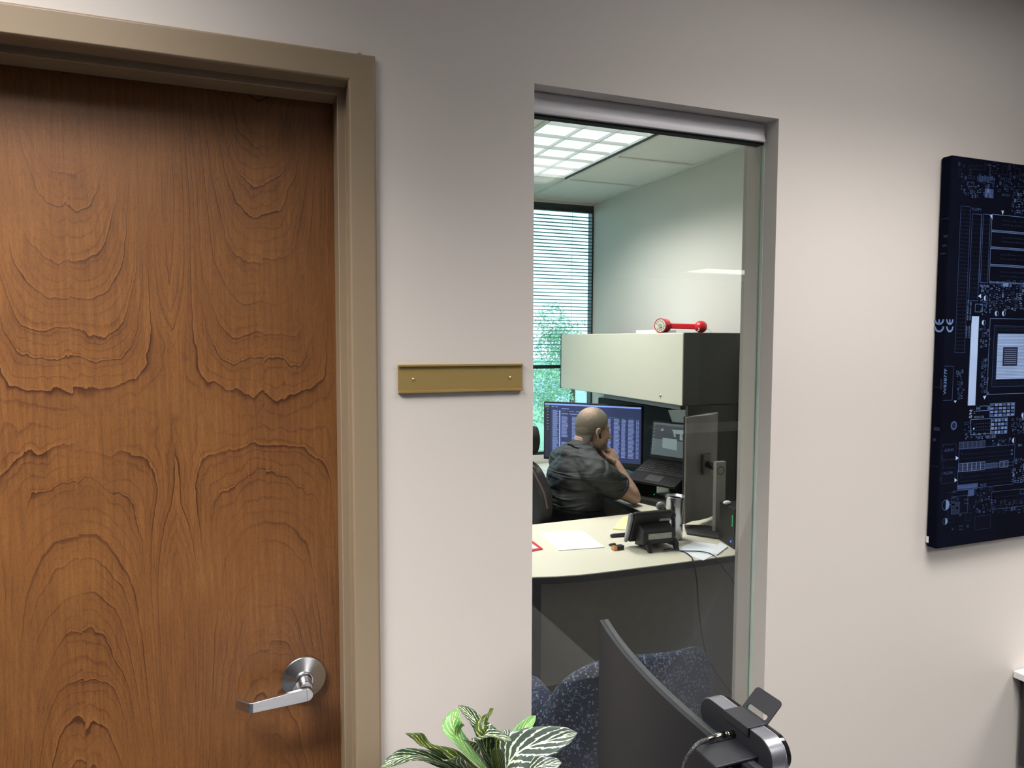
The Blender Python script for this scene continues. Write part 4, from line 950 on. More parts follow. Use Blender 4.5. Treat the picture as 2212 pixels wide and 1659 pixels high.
# pinned notes
def sheet(name, pts, mat, label, cat, th=.0006, group=None):
    """thin sheet with corners pts (3D) and upward/outward thickness"""
    p = [Vector(q) for q in pts]; n_ = (p[1]-p[0]).cross(p[3]-p[0]).normalized()
    b = MB(); b.prism(p, n_*th); return tag(b.build(name, mat), label, cat, group)
q = [S(1443, 886, 'X', 2.478), S(1493, 884, 'X', 2.478), S(1491, 921, 'X', 2.478), S(1455, 919, 'X', 2.478)]
sheet('pinned_note', q, pm('grey_note_paper', (.80, .81, .84), scale=20, rough=.9), 'white handwritten sheet pinned to the dark board above the laptop', 'note', th=.0008)
q = [S(1496, 884, 'X', 2.470), S(1522, 886, 'X', 2.470), S(1519, 896, 'X', 2.470), S(1494, 894, 'X', 2.470)]
sheet('pinned_slip', q, pm('teal_slip_paper', (.20, .33, .33), scale=20, rough=.9), 'small blue-green slip pinned under the cabinet near its end', 'note', th=.0008)
# ---- things on the cabinet
red = pm('glossy_red_plastic', (0.60, 0.018, 0.028), (0.64, 0.022, 0.032), scale=20, rough=.22)
t = thing('red_telephone', 'red one-piece rotary dial telephone lying on top of the overhead cabinet', 'telephone', (2.28, 1.92, KZ1))
dc = Vector((2.205, 1.965, KZ1+.0415)); ax = Vector((.93, .36, 0)).normalized()
b = MB(); b.lathe([(.0405, 0), (.0405, .004), (.0400, .020), (.0385, .048), (.027, .058), (.012, .064)], dc, ax, n=40); 
hd = b.build('dial_housing', red, t, smooth=True, bevel=.001)
b = MB(); b.lathe([(.0405, -.001), (.0405, .003), (.036, .003), (.036, -.001)], dc-ax*.001, ax, n=40, caps=False); b.build('rim', red, hd, smooth=True)
b = MB(); b.lathe([(.0350, -.0005), (.0350, .002)], dc-ax*.0018, ax, n=36); dl = b.build('dial', pm('clear_grey_dial', (.50, .50, .44), (.60, .60, .52), scale=90, rough=.15), t, smooth=False); dl['label'] = 'pale rotary dial'
u_ = ax.orthogonal().normalized(); v_ = ax.cross(u_)
for k in range(10):
    a = radians(k*32-20); c = dc-ax*.0026+(u_*cos(a)+v_*sin(a))*.0255; b = MB(); b.lathe([(.0042, 0), (.0042, .001)], c, ax, n=14); b.build('finger_hole', pm('dial_hole', (.16, .15, .13), scale=30) if 'dial_hole' not in MATS else bpy.data.materials['dial_hole'], dl)
b = MB(); b.lathe([(.012, -.004), (.012, 0)], dc-ax*.0016, ax, n=24); b.build('dial_hub', pm('dial_hub_green', (.30, .32, .22), scale=30, rough=.3), dl)
bc = Vector((2.385, 1.845, KZ1+.0345)); m0 = dc+ax*.052
b = MB(); hdir = (bc-m0).normalized(); b.obox((m0+bc)/2, hdir, Vector((0, 0, 1)).cross(hdir), (0, 0, 1), (bc-m0).length/2, .014, .0155); b.build('handle', red, t, bevel=.004, seg=3)
b = MB(); b.ell(bc, (.034, .034, .0335), n=28, m=16); b.build('earpiece', red, t, smooth=True)
wire_m = pm('pale_wire', (.6, .6, .56), scale=20)
b = MB(); b.tube(spline([bc+Vector((-.03, -.022, -.006)), bc+Vector((-.05, -.05, -.02)), bc+Vector((-.09, -.06, -.0325)), bc+Vector((-.12, -.05, -.0325))], 8), .0016, n=8); b.build('loose_wire', wire_m, t, smooth=True)
b = MB(); b.tube(spline([bc+Vector((.028, 0, -.008)), bc+Vector((.05, -.01, -.018)), bc+Vector((.06, -.02, -.0325))], 8), .0013, n=8); b.build('loose_wire', wire_m, t, smooth=True)
tag(MB().box(2.27, 2.40, 2.10, 2.33, KZ1+.0003, KZ1+.020).build('white_box', paper, bevel=.001), 'flat white box beside the red telephone on the cabinet', 'box')
# ---- big monitor with spreadsheet
def screen_frame(L_, R_, z0, z1):
    L_ = Vector((L_[0], L_[1], 0)); R_ = Vector((R_[0], R_[1], 0)); dx = (R_-L_).normalized(); nn = Vector((-dx.y, dx.x, 0)) 
    if nn.dot(EYE-L_) < 0: nn = -nn
    return L_, dx, nn, (R_-L_).length
def emit_m(name, c, s_): return pm(name, tuple(min(1, v*.3) for v in c), scale=5, rough=.3, emit=(c, s_))
sc_bg = emit_m('screen_navy', (.030, .042, .115), 1.0); sc_side = emit_m('screen_dark', (.022, .026, .05), 1.0)
sc_bar = emit_m('screen_lightbar', (.22, .36, .85), 1.0); sc_tx = emit_m('screen_text_blue', (.20, .27, .55), 1.0); sc_gr = emit_m('screen_green', (.06, .16, .08), 1.0)
MLp, MRp, mz0, mz1 = (1.868, 2.79), (2.305, 2.300), .872, 1.248
O, dx, nn, Wd = screen_frame(MLp, MRp, mz0, mz1)
t = thing('desktop_monitor', 'wide desktop monitor showing a blue list of rows behind the seated man', 'monitor', (O.x+dx.x*Wd/2, O.y+dx.y*Wd/2, DT))
def sp(u, v, off=0.0): return O+dx*(u*Wd)+nn*off+Vector((0, 0, mz0+v*(mz1-mz0)))
b = MB(); b.prism([sp(0, 0, -.03), sp(1, 0, -.03), sp(1, 1, -.03), sp(0, 1, -.03)], nn*.03); b.build('housing', black_p, t, bevel=.003)
def sq(mb, u0, v0, u1, v1, off): mb.add([sp(u0, v0, off), sp(u1, v0, off), sp(u1, v1, off), sp(u0, v1, off)], [(0, 1, 2, 3)])
q0 = MB(); sq(q0, .012, .045, .988, .975, .0004)
q1 = MB(); sq(q1, .012, .045, .075, .955, .0007)
q2 = MB(); sq(q2, .012, .948, .988, .975, .0008); sq(q2, .165, .23, .178, .86, .0008)
b = MB(); R_ = random.Random(8)
def rows(u0, u1, v0, v1, n_, k=.55):
    for i in range(n_):
        v = v1-(v1-v0)*i/n_; sq(b, u0, v-(v1-v0)/n_*k, u0+(u1-u0)*R_.uniform(.72, 1), v, .0009)
rows(.095, .16, .10, .86, 44); rows(.19, .262, .40, .76, 17); rows(.30, .37, .12, .76, 30)
for (u0, u1) in ((.58, .645), (.665, .70), (.725, .785), (.80, .845), (.865, .925)): rows(u0, u1, .12, .76, 30)
for i in range(30): 
    v = .76-.64*i/30; sq(b, .942, v-.012, .952, v, .0009); sq(b, .957, v-.012, .968, v, .0009)
sq(b, .19, .885, .27, .897, .0009); sq(b, .27, .845, .32, .855, .0009); sq(b, .34, .845, .39, .855, .0009); sq(b, .19, .80, .26, .812, .0009); sq(b, .275, .80, .36, .812, .0009); sq(b, .085, .915, .11, .925, .0009); sq(b, .125, .915, .15, .925, .0009)
for k in range(8): sq(b, .036, .87-.05*k, .05, .88-.05*k, .0009)
rows(.19, .36, .10, .32, 10)
q3 = b; b = MB(); sq(b, .19, .845, .235, .855, .0009); sq(b, .19, .775, .215, .783, .0009); sq(b, .675, .775, .775, .785, .0009); sq(b, .80, .772, .825, .782, .0009); sq(b, .87, .772, .92, .78, .0009); sq(b, .015, .90, .06, .945, .0009); sq(b, .10, .40, .15, .408, .0011); multi('screen', [(q0, sc_bg), (q1, sc_side), (q2, sc_bar), (q3, sc_tx), (b, sc_gr)], t)
mc_ = sp(.5, 0, -.05); b = MB(); b.box(mc_.x-.03, mc_.x+.03, mc_.y-.02, mc_.y+.02, DT+.012, mz0+.08); b.build('stand_neck', char_p, t, bevel=.003)
b = MB(); b.box(mc_.x-.11, mc_.x+.09, mc_.y-.10, mc_.y+.10, DT, DT+.012); b.build('stand_base', char_p, t, bevel=.003)
# ---- laptop on a sloping stand
Lh, Rh = Vector((2.298, 2.205, .950)), Vector((2.428, 1.905, .950)); dl_ = (Rh-Lh).normalized(); nl = Vector((dl_.y, -dl_.x, 0))
if nl.x > 0: nl = -nl
t = thing('laptop', 'open black laptop showing a grey video picture on a sloping stand', 'laptop', (2.25, 2.0, .85))
bd = (nl*.235+Vector((0, 0, -.098))); bn = dl_.cross(bd).normalized()
if bn.z < 0: bn = -bn
b = MB(); b.prism([Lh, Rh, Rh+bd, Lh+bd], -bn*.016); lb = b.build('base', black_p, t, bevel=.003)
kb = pm('dark_keys', (.022, .022, .024), (.05, .045, .045), scale=150, rough=.6)
b = MB()
for r_ in range(6):
    for c in range(14):
        p = Lh+bd*(.12+r_*.085)+dl_*(.012+c*.0215); b.obox(p+bn*.0008+bd.normalized()*.008+dl_*.009, dl_, bd, bn, .0088, .0078, .0008)
b.build('keyboard', kb, lb)
b = MB(); p = Lh+bd*.80+dl_*.163; b.obox(p+bn*.0004, dl_, bd, bn, .05, .03, .0004); b.build('touchpad', char_p, lb)
sd_ = (Vector((0, 0, 1))*.98-nl*.12).normalized(); hs = .222
b = MB(); b.prism([Lh, Rh, Rh+sd_*hs, Lh+sd_*hs], -nl*.008); sc_ = b.build('lid', black_p, t, bevel=.002)
def lp(u, v, o=.0006): return Lh+dl_*(u*(Rh-Lh).length)+sd_*(v*hs)+nl*o
v_bg = emit_m('video_grey', (.085, .115, .125), 1.0); v_lt = emit_m('video_pale', (.19, .25, .26), 1.0); v_dk = emit_m('video_dark', (.035, .045, .055), 1.0)
b = MB(); b.add([lp(.03, .09), lp(.97, .09), lp(.97, .95), lp(.03, .95)], [(0, 1, 2, 3)]); w0 = b; b = MB(); b.add([lp(.03, .52, .001), lp(.97, .50, .001), lp(.97, .88, .001), lp(.03, .90, .001)], [(0, 1, 2, 3)]); w1 = b
b = MB()
for P4 in (((.42, .80), (.74, .82), (.70, .70), (.50, .70)), ((.26, .30), (.56, .27), (.55, .56), (.25, .56)), ((.48, .62), (.52, .62), (.50, .74), (.46, .74)), ((.60, .55), (.67, .55), (.64, .70), (.60, .70)), ((.20, .74), (.25, .74), (.26, .80), (.21, .80))):
    b.add([lp(u, v, .0015) for u, v in P4], [(0, 1, 2, 3)])
for k in range(8): b.add([lp(.05, .86-.09*k, .0015), lp(.075, .86-.09*k, .0015), lp(.075, .88-.09*k, .0015), lp(.05, .88-.09*k, .0015)], [(0, 1, 2, 3)])
multi('screen', [(w0, v_bg), (w1, v_dk), (b, v_lt)], sc_)
t = thing('laptop_stand', 'black wedge stand holding up the laptop', 'stand', (2.28, 2.05, DT))
g0 = -bn*.018
for f_ in (.12, .85):
    b = MB()
    a = Lh+dl_*.32*f_+g0; c = a+bd*.92
    b.prism([a, c, Vector((c.x, c.y, DT+.002)), Vector((a.x, a.y, DT+.002))], dl_*.012); b.build('side_support', black_p, t)
b = MB(); a = Lh+dl_*.32*.12+g0-bn*.001; b.prism([a+bd*.3, a+bd*.3+dl_*.235, a+bd*.55+dl_*.235, a+bd*.55], -bn*.004); b.build('cross_plate', black_p, t)
# keyboard on the desk below the laptop
t = thing('black_keyboard', 'black keyboard lying on the side desk next to the elbow', 'keyboard', (2.17, 1.97, DT))
kd = Vector((.30, -.95, 0)).normalized(); kn = Vector((.95, .30, 0)); kc = Vector((2.170, 1.93, DT+.010))
b = MB(); b.obox(kc, kd, kn, (0, 0, 1), .155, .060, .0095); b.build('base', black_p, t, bevel=.003)
b = MB()
for r_ in range(5):
    for c in range(15): b.obox(kc+kd*(-.14+c*.02)+kn*(-.042+r_*.021)+Vector((0, 0, .0115)), kd, kn, (0, 0, 1), .008, .0085, .0018)
b.build('keys', kb, t)
grn = emit_m('green_led', (.05, .9, .25), 1.2)
for (x, y) in ((1413, 1068), (1416, 1077)):
    p = S(x, y, 'Z', DT+.021); b = MB(); b.ell(p, (.0025, .0025, .0025), n=10, m=6); b.build('indicator_light', grn, t)
# ---- portrait monitor seen from behind
PL = Vector((1.985, 1.400, 0)); pd_ = Vector((.887, .462, 0)).normalized(); PW, pz0, pz1 = .335, .772, 1.284; pn = Vector((pd_.y, -pd_.x, 0))  # towards the camera side
t = thing('portrait_monitor', 'grey-backed monitor turned upright on a slim stand, seen from behind', 'monitor', (2.11, 1.32, DT))
mg = pm('warm_grey_shell', (.13, .125, .118), (.15, .145, .136), scale=12, rough=.45)
mg2 = pm('dark_grey_shell', (.070, .068, .066), (.085, .082, .08), scale=12, rough=.5)
b = MB(); n_ = 14; pr = []
for k in range(n_+1):
    u = k/n_; bul = .006+.030*max(0, sin(pi*min(1, max(0, (u-.22)/.78))))**.8 if u > .22 else .006
    pr.append(PL+pd_*(u*PW)+pn*bul)
pr2 = [PL+pd_*(u*PW)-pn*.006 for u in (1, 0)]
b.prism([Vector((p.x, p.y, pz0)) for p in pr+pr2], (0, 0, pz1-pz0)); b.build('back_shell', mg, t, bevel=.002)
b = MB(); b.obox(PL+pd_*(PW/2)-pn*.0085+Vector((0, 0, (pz0+pz1)/2)), pd_, pn, (0, 0, 1), PW/2+.002, .0022, (pz1-pz0)/2+.003); b.build('bezel', black_p, t)
cc_ = PL+pd_*(PW*.46)+pn*.036
b = MB(); b.obox(cc_+Vector((0, 0, 1.045)), pd_, pn, (0, 0, 1), .038, .0055, .05); b.build('mount_boss', mg2, t, bevel=.002)
col_c = Vector((2.112, 1.305, 0))
b = MB(); b.tube([cc_+Vector((0, 0, 1.045))+pn*.004, Vector((col_c.x, col_c.y+.012, 1.045))], .016, n=14); b.build('arm', black_p, t, smooth=True)
b = MB(); b.box(col_c.x-.0275, col_c.x+.0275, col_c.y-.012, col_c.y+.012, DT+.012, 1.082); cl_ = b.build('stand_column', pm('light_grey_column', (.20, .20, .19), scale=20, rough=.45), t, bevel=.003)
b = MB(); b.lathe([(.020, 0), (.020, .001), (.0165, .001), (.0165, 0)], (col_c.x-.003, col_c.y-.0122, 1.04), (0, -1, 0), n=28, caps=False); b.build('round_badge', char_p, cl_)
b = MB(); b.prism([(1.955, 1.335, DT), (2.045, 1.215, DT), (2.135, 1.265, DT), (2.135, 1.40, DT), (2.03, 1.46, DT)], (0, 0, .012)); b.build('stand_base', char_p, t, bevel=.003)
# ---- storage box with lights
t = thing('network_drive', 'black box with a column of green lights and one blue light at the desk end', 'storage device', (2.08, 1.13, DT))
Bq = Vector((2.008, 1.062, 0)); Aq = Vector((2.045, 1.215, 0)); fd = (Aq-Bq).normalized(); fn_ = Vector((fd.y, -fd.x, 0)); 
if fn_.x < 0: fn_ = -fn_
b = MB(); b.prism([Bq+Vector((0, 0, DT)), Aq+Vector((0, 0, DT)), Aq+fn_*.13+Vector((0, 0, DT)), Bq+fn_*.13+Vector((0, 0, DT))], (0, 0, .178)); nb = b.build('case', black_p, t, bevel=.004)
LN = (Aq-Bq).length
for k in range(6):
    p = Bq+fd*.022-fn_*.0003+Vector((0, 0, DT+.142-k*.0085)); b = MB(); b.obox(p, fd, fn_, (0, 0, 1), .0017, .0008, .0022); b.build('green_light', grn, nb)
p = Bq+fd*.030-fn_*.0004+Vector((0, 0, DT+.028)); b = MB(); b.ell(p, (.004, .004, .0045), n=12, m=8); b.build('blue_light', emit_m('blue_led', (.05, .15, 1.0), 2.2), nb)
tag(MB().ell((2.035, 1.150, DT+.178+.0085), (.020, .011, .0085), n=16, m=8).build('white_eraser', white_p, smooth=True), 'small white lump lying on top of the black box with lights', 'eraser')
# ---- tumbler
t = thing('steel_tumbler', 'tall stainless steel tumbler behind the desk phone', 'tumbler', (1.864, 1.30, DT))
mug_m = pm('polished_steel', (.40, .41, .42), (.48, .49, .50), scale=10, rough=.22, metal=1.0)
b = MB(); b.lathe([(.0330, 0), (.0355, .004), (.0365, .07), (.0375, .086), (.0390, .090), (.0455, .185), (.0470, .196), (.0468, .199), (.0440, .199), (.0430, .190)], (1.864, 1.30, DT), n=40, caps=True); b.build('cup', mug_m, t, smooth=True)
b = MB(); b.lathe([(.0438, .186), (.0438, .192), (.030, .190)], (1.864, 1.30, DT), n=36); b.build('lid', pm('clear_smoke_lid', (.20, .21, .21), scale=20, rough=.1), t, smooth=True)
# ---- desk phone seen from behind
t = thing('desk_phone', 'black office desk phone seen from behind with white labels on its back', 'telephone', (1.68, 1.2, DT))
bx = Vector((1, -.06, 0)).normalized(); by = Vector((.06, 1, 0)).normalized(); bz = Vector((0, 0, 1)); pc = Vector((1.680, 1.195, DT))
def PP(x, y, z): return pc+bx*x+by*y+bz*z
b = MB(); pf = [(.055, .022), (-.005, .155), (.000, .165), (.012, .168), (.028, .160), (.085, .030)]
b.prism([PP(-.085, y, z) for y, z in pf], bx*.18); b.build('body', black_p, t, bevel=.008, seg=3)
b = MB(); b.prism([PP(-.062, y, z) for y, z in ((.050, .012), (-.030, .030), (-.034, .085), (.005, .112), (.03, .11))], bx*.150); hs_ = b.build('rear_housing', black_p, t, bevel=.005)
b = MB(); b.prism([PP(-.103, y, z) for y, z in ((.075, .024), (.060, .020), (.004, .140), (.010, .163), (.030, .158))], bx*.016); b.build('handset', pm('grey_handset_rim', (.30, .31, .33), (.10, .10, .11), scale=8, rough=.3), t, bevel=.006, seg=3)
lab = pm('grey_label', (.42, .43, .42), (.34, .35, .34), scale=90, rough=.6)
def on_slope(x0, x1, y0, z0, y1, z1, off, name, par, mat):
    a, b2 = PP(x0, y0, z0), PP(x0, y1, z1); nrm_ = bx.cross(b2-a).normalized(); 
    if nrm_.y > 0: nrm_ = -nrm_
    q = MB(); q.prism([a+nrm_*off, PP(x1, y0, z0)+nrm_*off, PP(x1, y1, z1)+nrm_*off, b2+nrm_*off], nrm_*.0006); return q.build(name, mat, par)
on_slope(-.035, .075, -.0335, .092, -.0060, .1045, -.0002, 'label_plate', hs_, lab) if False else None
b = MB(); b.obox(PP(.018, -.0337, .066), bx, by, bz, .056, .0012, .012); b.build('label_plate', lab, hs_)
on_slope(.038, .090, .0135, .118, .0075, .130, .0015, 'label_plate', t, lab)
for sx_ in (-.045, .085):
    b = MB(); b.prism([PP(sx_, y, z) for y, z in ((-.030, .050), (-.055, .0), (-.040, .0), (-.005, .030))], bx*.018); b.build('foot', black_p, t, bevel=.002)
b = MB(); b.prism([PP(-.03, y, z) for y, z in ((.085, .030), (.085, .0), (.06, .0), (.05, .022))], bx*.10); b.build('front_foot', black_p, t)
t = thing('phone_cord', 'dark cord running from the desk phone over the desk edge down to the floor', 'cord', (1.74, 1.0, 0))
cord_m = pm('dark_cord', (.010, .012, .018), scale=20, rough=.4)
p0 = PP(.03, -.045, .008); w_ = [p0, S(1452, 1186, 'Z', DT+.003), S(1478, 1193, 'Z', DT+.0028), S(1492, 1202, 'Z', DT+.003), Vector(S(1497, 1212, 'Y', .985)), Vector(S(1505, 1250, 'Y', .978)), Vector(S(1510, 1320, 'Y', .985)), Vector(S(1522, 1400, 'Y', .99)), Vector(S(1545, 1450, 'Y', .99)), Vector(S(1580, 1498, 'Y', 1.0)), Vector((2.06, 1.03, .004)), Vector((2.3, 1.10, .004))]
b = MB(); b.tube(spline(w_, 8), .0030, n=8); b.build('cord', cord_m, t, smooth=True)
t = thing('network_cable', 'thin blue cable from the desk phone arching to the right over the papers', 'cord', (1.9, 1.05, DT))
w_ = [PP(.05, -.045, .008), S(1475, 1190, 'Z', DT+.006), S(1510, 1191, 'Z', DT+.007), S(1535, 1196, 'Z', DT+.006), Vector(S(1552, 1210, 'Y', .985)), Vector(S(1566, 1232, 'Y', .98)), Vector(S(1583, 1256, 'Y', .98)), Vector(S(1610, 1330, 'Y', .985)), Vector((2.12, .99, .10)), Vector((2.2, 1.02, .004))]
b = MB(); b.tube(spline(w_, 8), .0024, n=8); b.build('cord', pm('blue_cord', (.012, .03, .07), scale=20, rough=.4), t, smooth=True)
# ---- headset resting behind the phone
t = thing('headset', 'grey and black headset leaning between the desk phone and the tumbler', 'headset', (1.775, 1.27, DT))
hg = pm('grey_speaker', (.13, .14, .14), (.18, .19, .19), scale=40, rough=.3)
hb = Vector((1.775, 1.262, 0))
c0 = S(1427, 1093, 'Y', 1.262); b = MB(); b.ell(c0, (.022, .018, .021), n=20, m=12); b.build('ear_cushion', hg, t, smooth=True)
c1 = S(1452, 1113, 'Y', 1.245); b = MB(); b.ell(c1, (.017, .015, .020), n=20, m=12); b.build('ear_cushion', black_p, t, smooth=True)
b = MB(); b.tube(spline([c0+Vector((.012, .004, .0)), S(1437, 1104, 'Y', 1.25), S(1438, 1118, 'Y', 1.25), c1+Vector((-.004, .002, -.008)), c1+Vector((.006, -.002, -.03)), Vector((c1.x+.002, c1.y-.006, DT+.010))], 6), .009, n=10); b.build('band', black_p, t, smooth=True)
b = MB(); b.lathe([(.026, 0), (.026, .006), (.010, .012)], (c1.x+.002, c1.y-.006, DT), n=24); b.build('cradle', black_p, t, smooth=True)
# ---- papers and small things
Zp = DT+.0004
def flatsheet(pts, mat, name, label, cat, th=.0008, z=Zp, group=None):
    return sheet(name, [S(x, y, 'Z', z) for x, y in pts], mat, label, cat, th, group)
flatsheet([(1168, 1152), (1257, 1147), (1306, 1183), (1206, 1190)][::-1], paper, 'paper_sheet', 'blank white sheet stack lying on the cream desk left of the battery', 'paper', th=.003)
yel = pm('yellow_pad_paper', (.78, .76, .36), (.80, .78, .40), scale=10, rough=.8)
flatsheet([(1324, 1144), (1348, 1117), (1385, 1117), (1376, 1147)][::-1], yel, 'yellow_notepad', 'pale yellow notepad partly behind the desk phone', 'notepad', th=.005)
flatsheet([(1476, 1180), (1500, 1170), (1546, 1176), (1552, 1194), (1519, 1211), (1466, 1191)][::-1], paper, 'loose_papers', 'white papers with small print under the cables at the right desk edge', 'paper', th=.001)
flatsheet([(1535, 1190), (1556, 1173), (1572, 1182), (1548, 1200)][::-1], paper, 'folded_letter', 'folded white letter lying over the loose papers beside the black box', 'paper', th=.004, z=Zp+.0015)
b = MB(); pa, pb = S(1321, 1157, 'Z', DT+.009), S(1366, 1153, 'Z', DT+.009); b.tube([pa, pa*.9+pb*.1, pb*.9+pa*.1, pb], [.007, .009, .009, .008], n=14, ry=.0085, round_ends=True)
tag(b.build('glasses_case', pm('navy_case', (.018, .018, .035), scale=20, rough=.4), smooth=True), 'slim dark navy case lying left of the desk phone', 'case')
t = thing('battery', 'copper-topped black nine volt battery lying on its side on the desk', 'battery', tuple(S(1335, 1188, 'Z', DT)))
p = S(1335, 1187, 'Z', DT); bdx = Vector((.995, .10, 0)); bdy = Vector((-.10, .995, 0))
b = MB(); b.obox(p+bdx*.006+bz*.0095, bdx, bdy, bz, .018, .013, .0088); b.build('case', black_p, t, bevel=.002)
b = MB(); b.obox(p-bdx*.0195+bz*.0095, bdx, bdy, bz, .0072, .0132, .009); b.build('copper_end', pm('copper_wrap', (.62, .26, .08), scale=20, rough=.3, metal=.6), t, bevel=.0015)
b = MB(); b.cyl(p-bdx*.0268+bz*.010-bdy*.005, p-bdx*.029+bz*.010-bdy*.005, .004); b.build('terminal', steel, t)
b = MB(); pk = S(1323, 1176, 'Z', DT+.005); b.tube([pk-bdx*.014, pk-bdx*.006, pk+bdx*.012], [.004, .0055, .005], n=12, ry=.008, round_ends=True, up=(0, 0, 1))
tag(b.build('key_fob', black_p, smooth=True), 'small black fob lying just behind the battery', 'key fob')
t = thing('red_folder', 'red edged folder with a white sheet, its corner at the left of the desk', 'folder', tuple(S(1150, 1185, 'Z', DT)))
redc = pm('red_cover', (.50, .03, .04), scale=20, rough=.4)
q = [S(x, y, 'Z', DT+.0004) for x, y in ((1128, 1145), (1145, 1166), (1173, 1187), (1130, 1196))][::-1]; b = MB(); b.prism(q, (0, 0, .004)); fo = b.build('cover', redc, t)
b = MB(); q = [S(x, y, 'Z', DT+.0046) for x, y in ((1128, 1150), (1144, 1171), (1163, 1184), (1130, 1189))][::-1]; b.prism(q, (0, 0, .0008)); b.build('page', paper, t)
flatsheet([(1345, 1012), (1368, 1004), (1402, 1012), (1370, 1048)][::-1], pm('pale_blue_paper', (.52, .68, .76), scale=20), 'blue_papers', 'pale blue papers on the side desk between forearm and laptop', 'paper', th=.003)
flatsheet([(1385, 1010), (1398, 1005), (1410, 1010), (1395, 1018)][::-1], paper, 'memo_slip', 'small white slip at the foot of the wide monitor', 'paper', th=.002, z=Zp+.005)
b = MB(); p = S(1470, 1022, 'X', 2.30); 
tag(MB().ell(Vector((2.20, 1.735, DT+.017)), (.032, .05, .016), n=16, m=8).build('computer_mouse', black_p, smooth=True), 'black mouse on the desk behind the tumbler', 'mouse') 
# ---- office chair
leather = pm('black_leather', (.010, .011, .012), (.016, .017, .018), scale=40, rough=.55, bump=.2, bscale=250, spec=.3)
cf = Vector((1, 0, 0)); clf = Vector((-cf.y, cf.x, 0)); CC = Vector((1.64, 2.05, 0))
t = thing('executive_chair', 'high-backed black leather office chair the man sits on', 'chair', (CC.x, CC.y, 0))
def CP(f_, l_, z_): return CC+cf*f_+clf*l_+Vector((0, 0, z_))
def pad(fn, th):   # curved cushion surface
    b = MB(); b.grid(fn, 14, 14); return b
def backp(u, v):
    l_ = (u-.5)*2; z_ = .50+v*.515; wv = .242*(1-.28*max(0, v-.7)/.3*1.0*(v > .7))*(.92+.08*sin(v*pi))
    return CP(-.155-.055*v-.02*(1-l_*l_)-.02*sin(v*pi*2), l_*wv, z_-.045*max(0, abs(l_)-.6)/.4*(v > .5)*v)
pad(backp, .09).build('backrest', leather, t, smooth=True, solid=.075, subsurf=1)
def headp(u, v):
    l_ = (u-.5)*2; return CP(-.212-.01*(1-l_*l_), l_*.150*(.45+.55*sin(pi*(.12+.76*v))**.6)+.0, 1.055+v*.150)
pad(headp, .07).build('headrest', leather, t, smooth=True, solid=.07, subsurf=1)
def seatp(u, v): l_ = (u-.5)*2; f_ = -.20+v*.47; return CP(f_, l_*.25, .475+.012*abs(l_)**3-.03*max(0, v-.8)*5*.3)
pad(seatp, .09).build('seat', leather, t, smooth=True, solid=.08, subsurf=1)
pip = pm('brown_piping', (.10, .055, .05), scale=20, rough=.35)
b = MB(); b.tube([backp(.02+.96*k/20, 1)+Vector((0, 0, .012)) for k in range(21)]+[backp(0, 1-.02*k)+Vector((-.0, 0, .0))-clf*.012+cf*.0 for k in range(1, 16)][:0], .0042, n=8); b.tube(spline([backp(.03, .995)+Vector((-.02, -.010, .012)), backp(0, .93)+Vector((-.02, -.018, 0)), backp(0, .80)+Vector((-.02, -.022, 0)), backp(0, .65)+Vector((-.02, -.022, 0))], 6), .0042, n=8); b.build('piping', pip, t, smooth=True)
for s_ in (-1, 1):
    b = MB(); b.tube(spline([CP(-.16, s_*.30, .63), CP(-.05, s_*.31, .665), CP(.12, s_*.31, .655)], 6), .022, n=12, ry=.028, round_ends=True); b.tube([CP(-.02, s_*.31, .65), CP(-.02, s_*.29, .45)], .014, n=10); b.tube([CP(-.02, s_*.29, .45), CP(-.02, s_*.20, .43)], .012, n=10); b.build('armrest', black_p, t, smooth=True)
b = MB(); b.cyl(CP(0, 0, .10), CP(0, 0, .43), .028); b.build('gas_lift', char_p, t, smooth=True)
b = MB()
for k in range(5): a = radians(72*k+20); d_ = Vector((cos(a), sin(a), 0)); b.tube([CP(0, 0, .115), CP(0, 0, .085)+d_*.29], [.03, .016], n=10)
b.build('base', char_p, t, smooth=True)
for k in range(5): a = radians(72*k+20); d_ = Vector((cos(a), sin(a), 0)); b = MB(); b.cyl(CP(0, 0, .03)+d_*.29-Vector((-d_.y, d_.x, 0))*.022, CP(0, 0, .03)+d_*.29+Vector((-d_.y, d_.x, 0))*.022, .029); b.build('caster', black_p, t, smooth=True)
# ---- patterned guest chair near the glass
m, nt, bs = newmat('blue_patterned_fabric'); N = nt.nodes.new; L = nt.links.new
tcn = N('ShaderNodeTexCoord'); nz = N('ShaderNodeTexNoise'); nz.inputs['Scale'].default_value = 60; L(tcn.outputs['Object'], nz.inputs['Vector'])
vm = N('ShaderNodeVectorMath'); vm.operation = 'MULTIPLY_ADD'; L(nz.outputs['Color'], vm.inputs[0]); vm.inputs[1].default_value = (.010, .010, .010); L(tcn.outputs['Object'], vm.inputs[2])
vo = N('ShaderNodeTexVoronoi'); vo.inputs['Scale'].default_value = 105; L(vm.outputs[0], vo.inputs['Vector'])
vo2 = N('ShaderNodeTexVoronoi'); vo2.inputs['Scale'].default_value = 60; vo2.feature = 'DISTANCE_TO_EDGE'; L(vm.outputs[0], vo2.inputs['Vector'])
c1_ = N('ShaderNodeValToRGB'); c1_.color_ramp.elements[0].position = .30; c1_.color_ramp.elements[0].color = (1, 1, 1, 1); c1_.color_ramp.elements[1].position = .36; c1_.color_ramp.elements[1].color = (0, 0, 0, 1); L(vo.outputs['Distance'], c1_.inputs[0])
wn_ = N('ShaderNodeMath'); wn_.operation = 'GREATER_THAN'; wn_.inputs[1].default_value = .40; sc1 = N('ShaderNodeSeparateColor'); L(vo.outputs['Color'], sc1.inputs[0]); L(sc1.outputs[0], wn_.inputs[0])
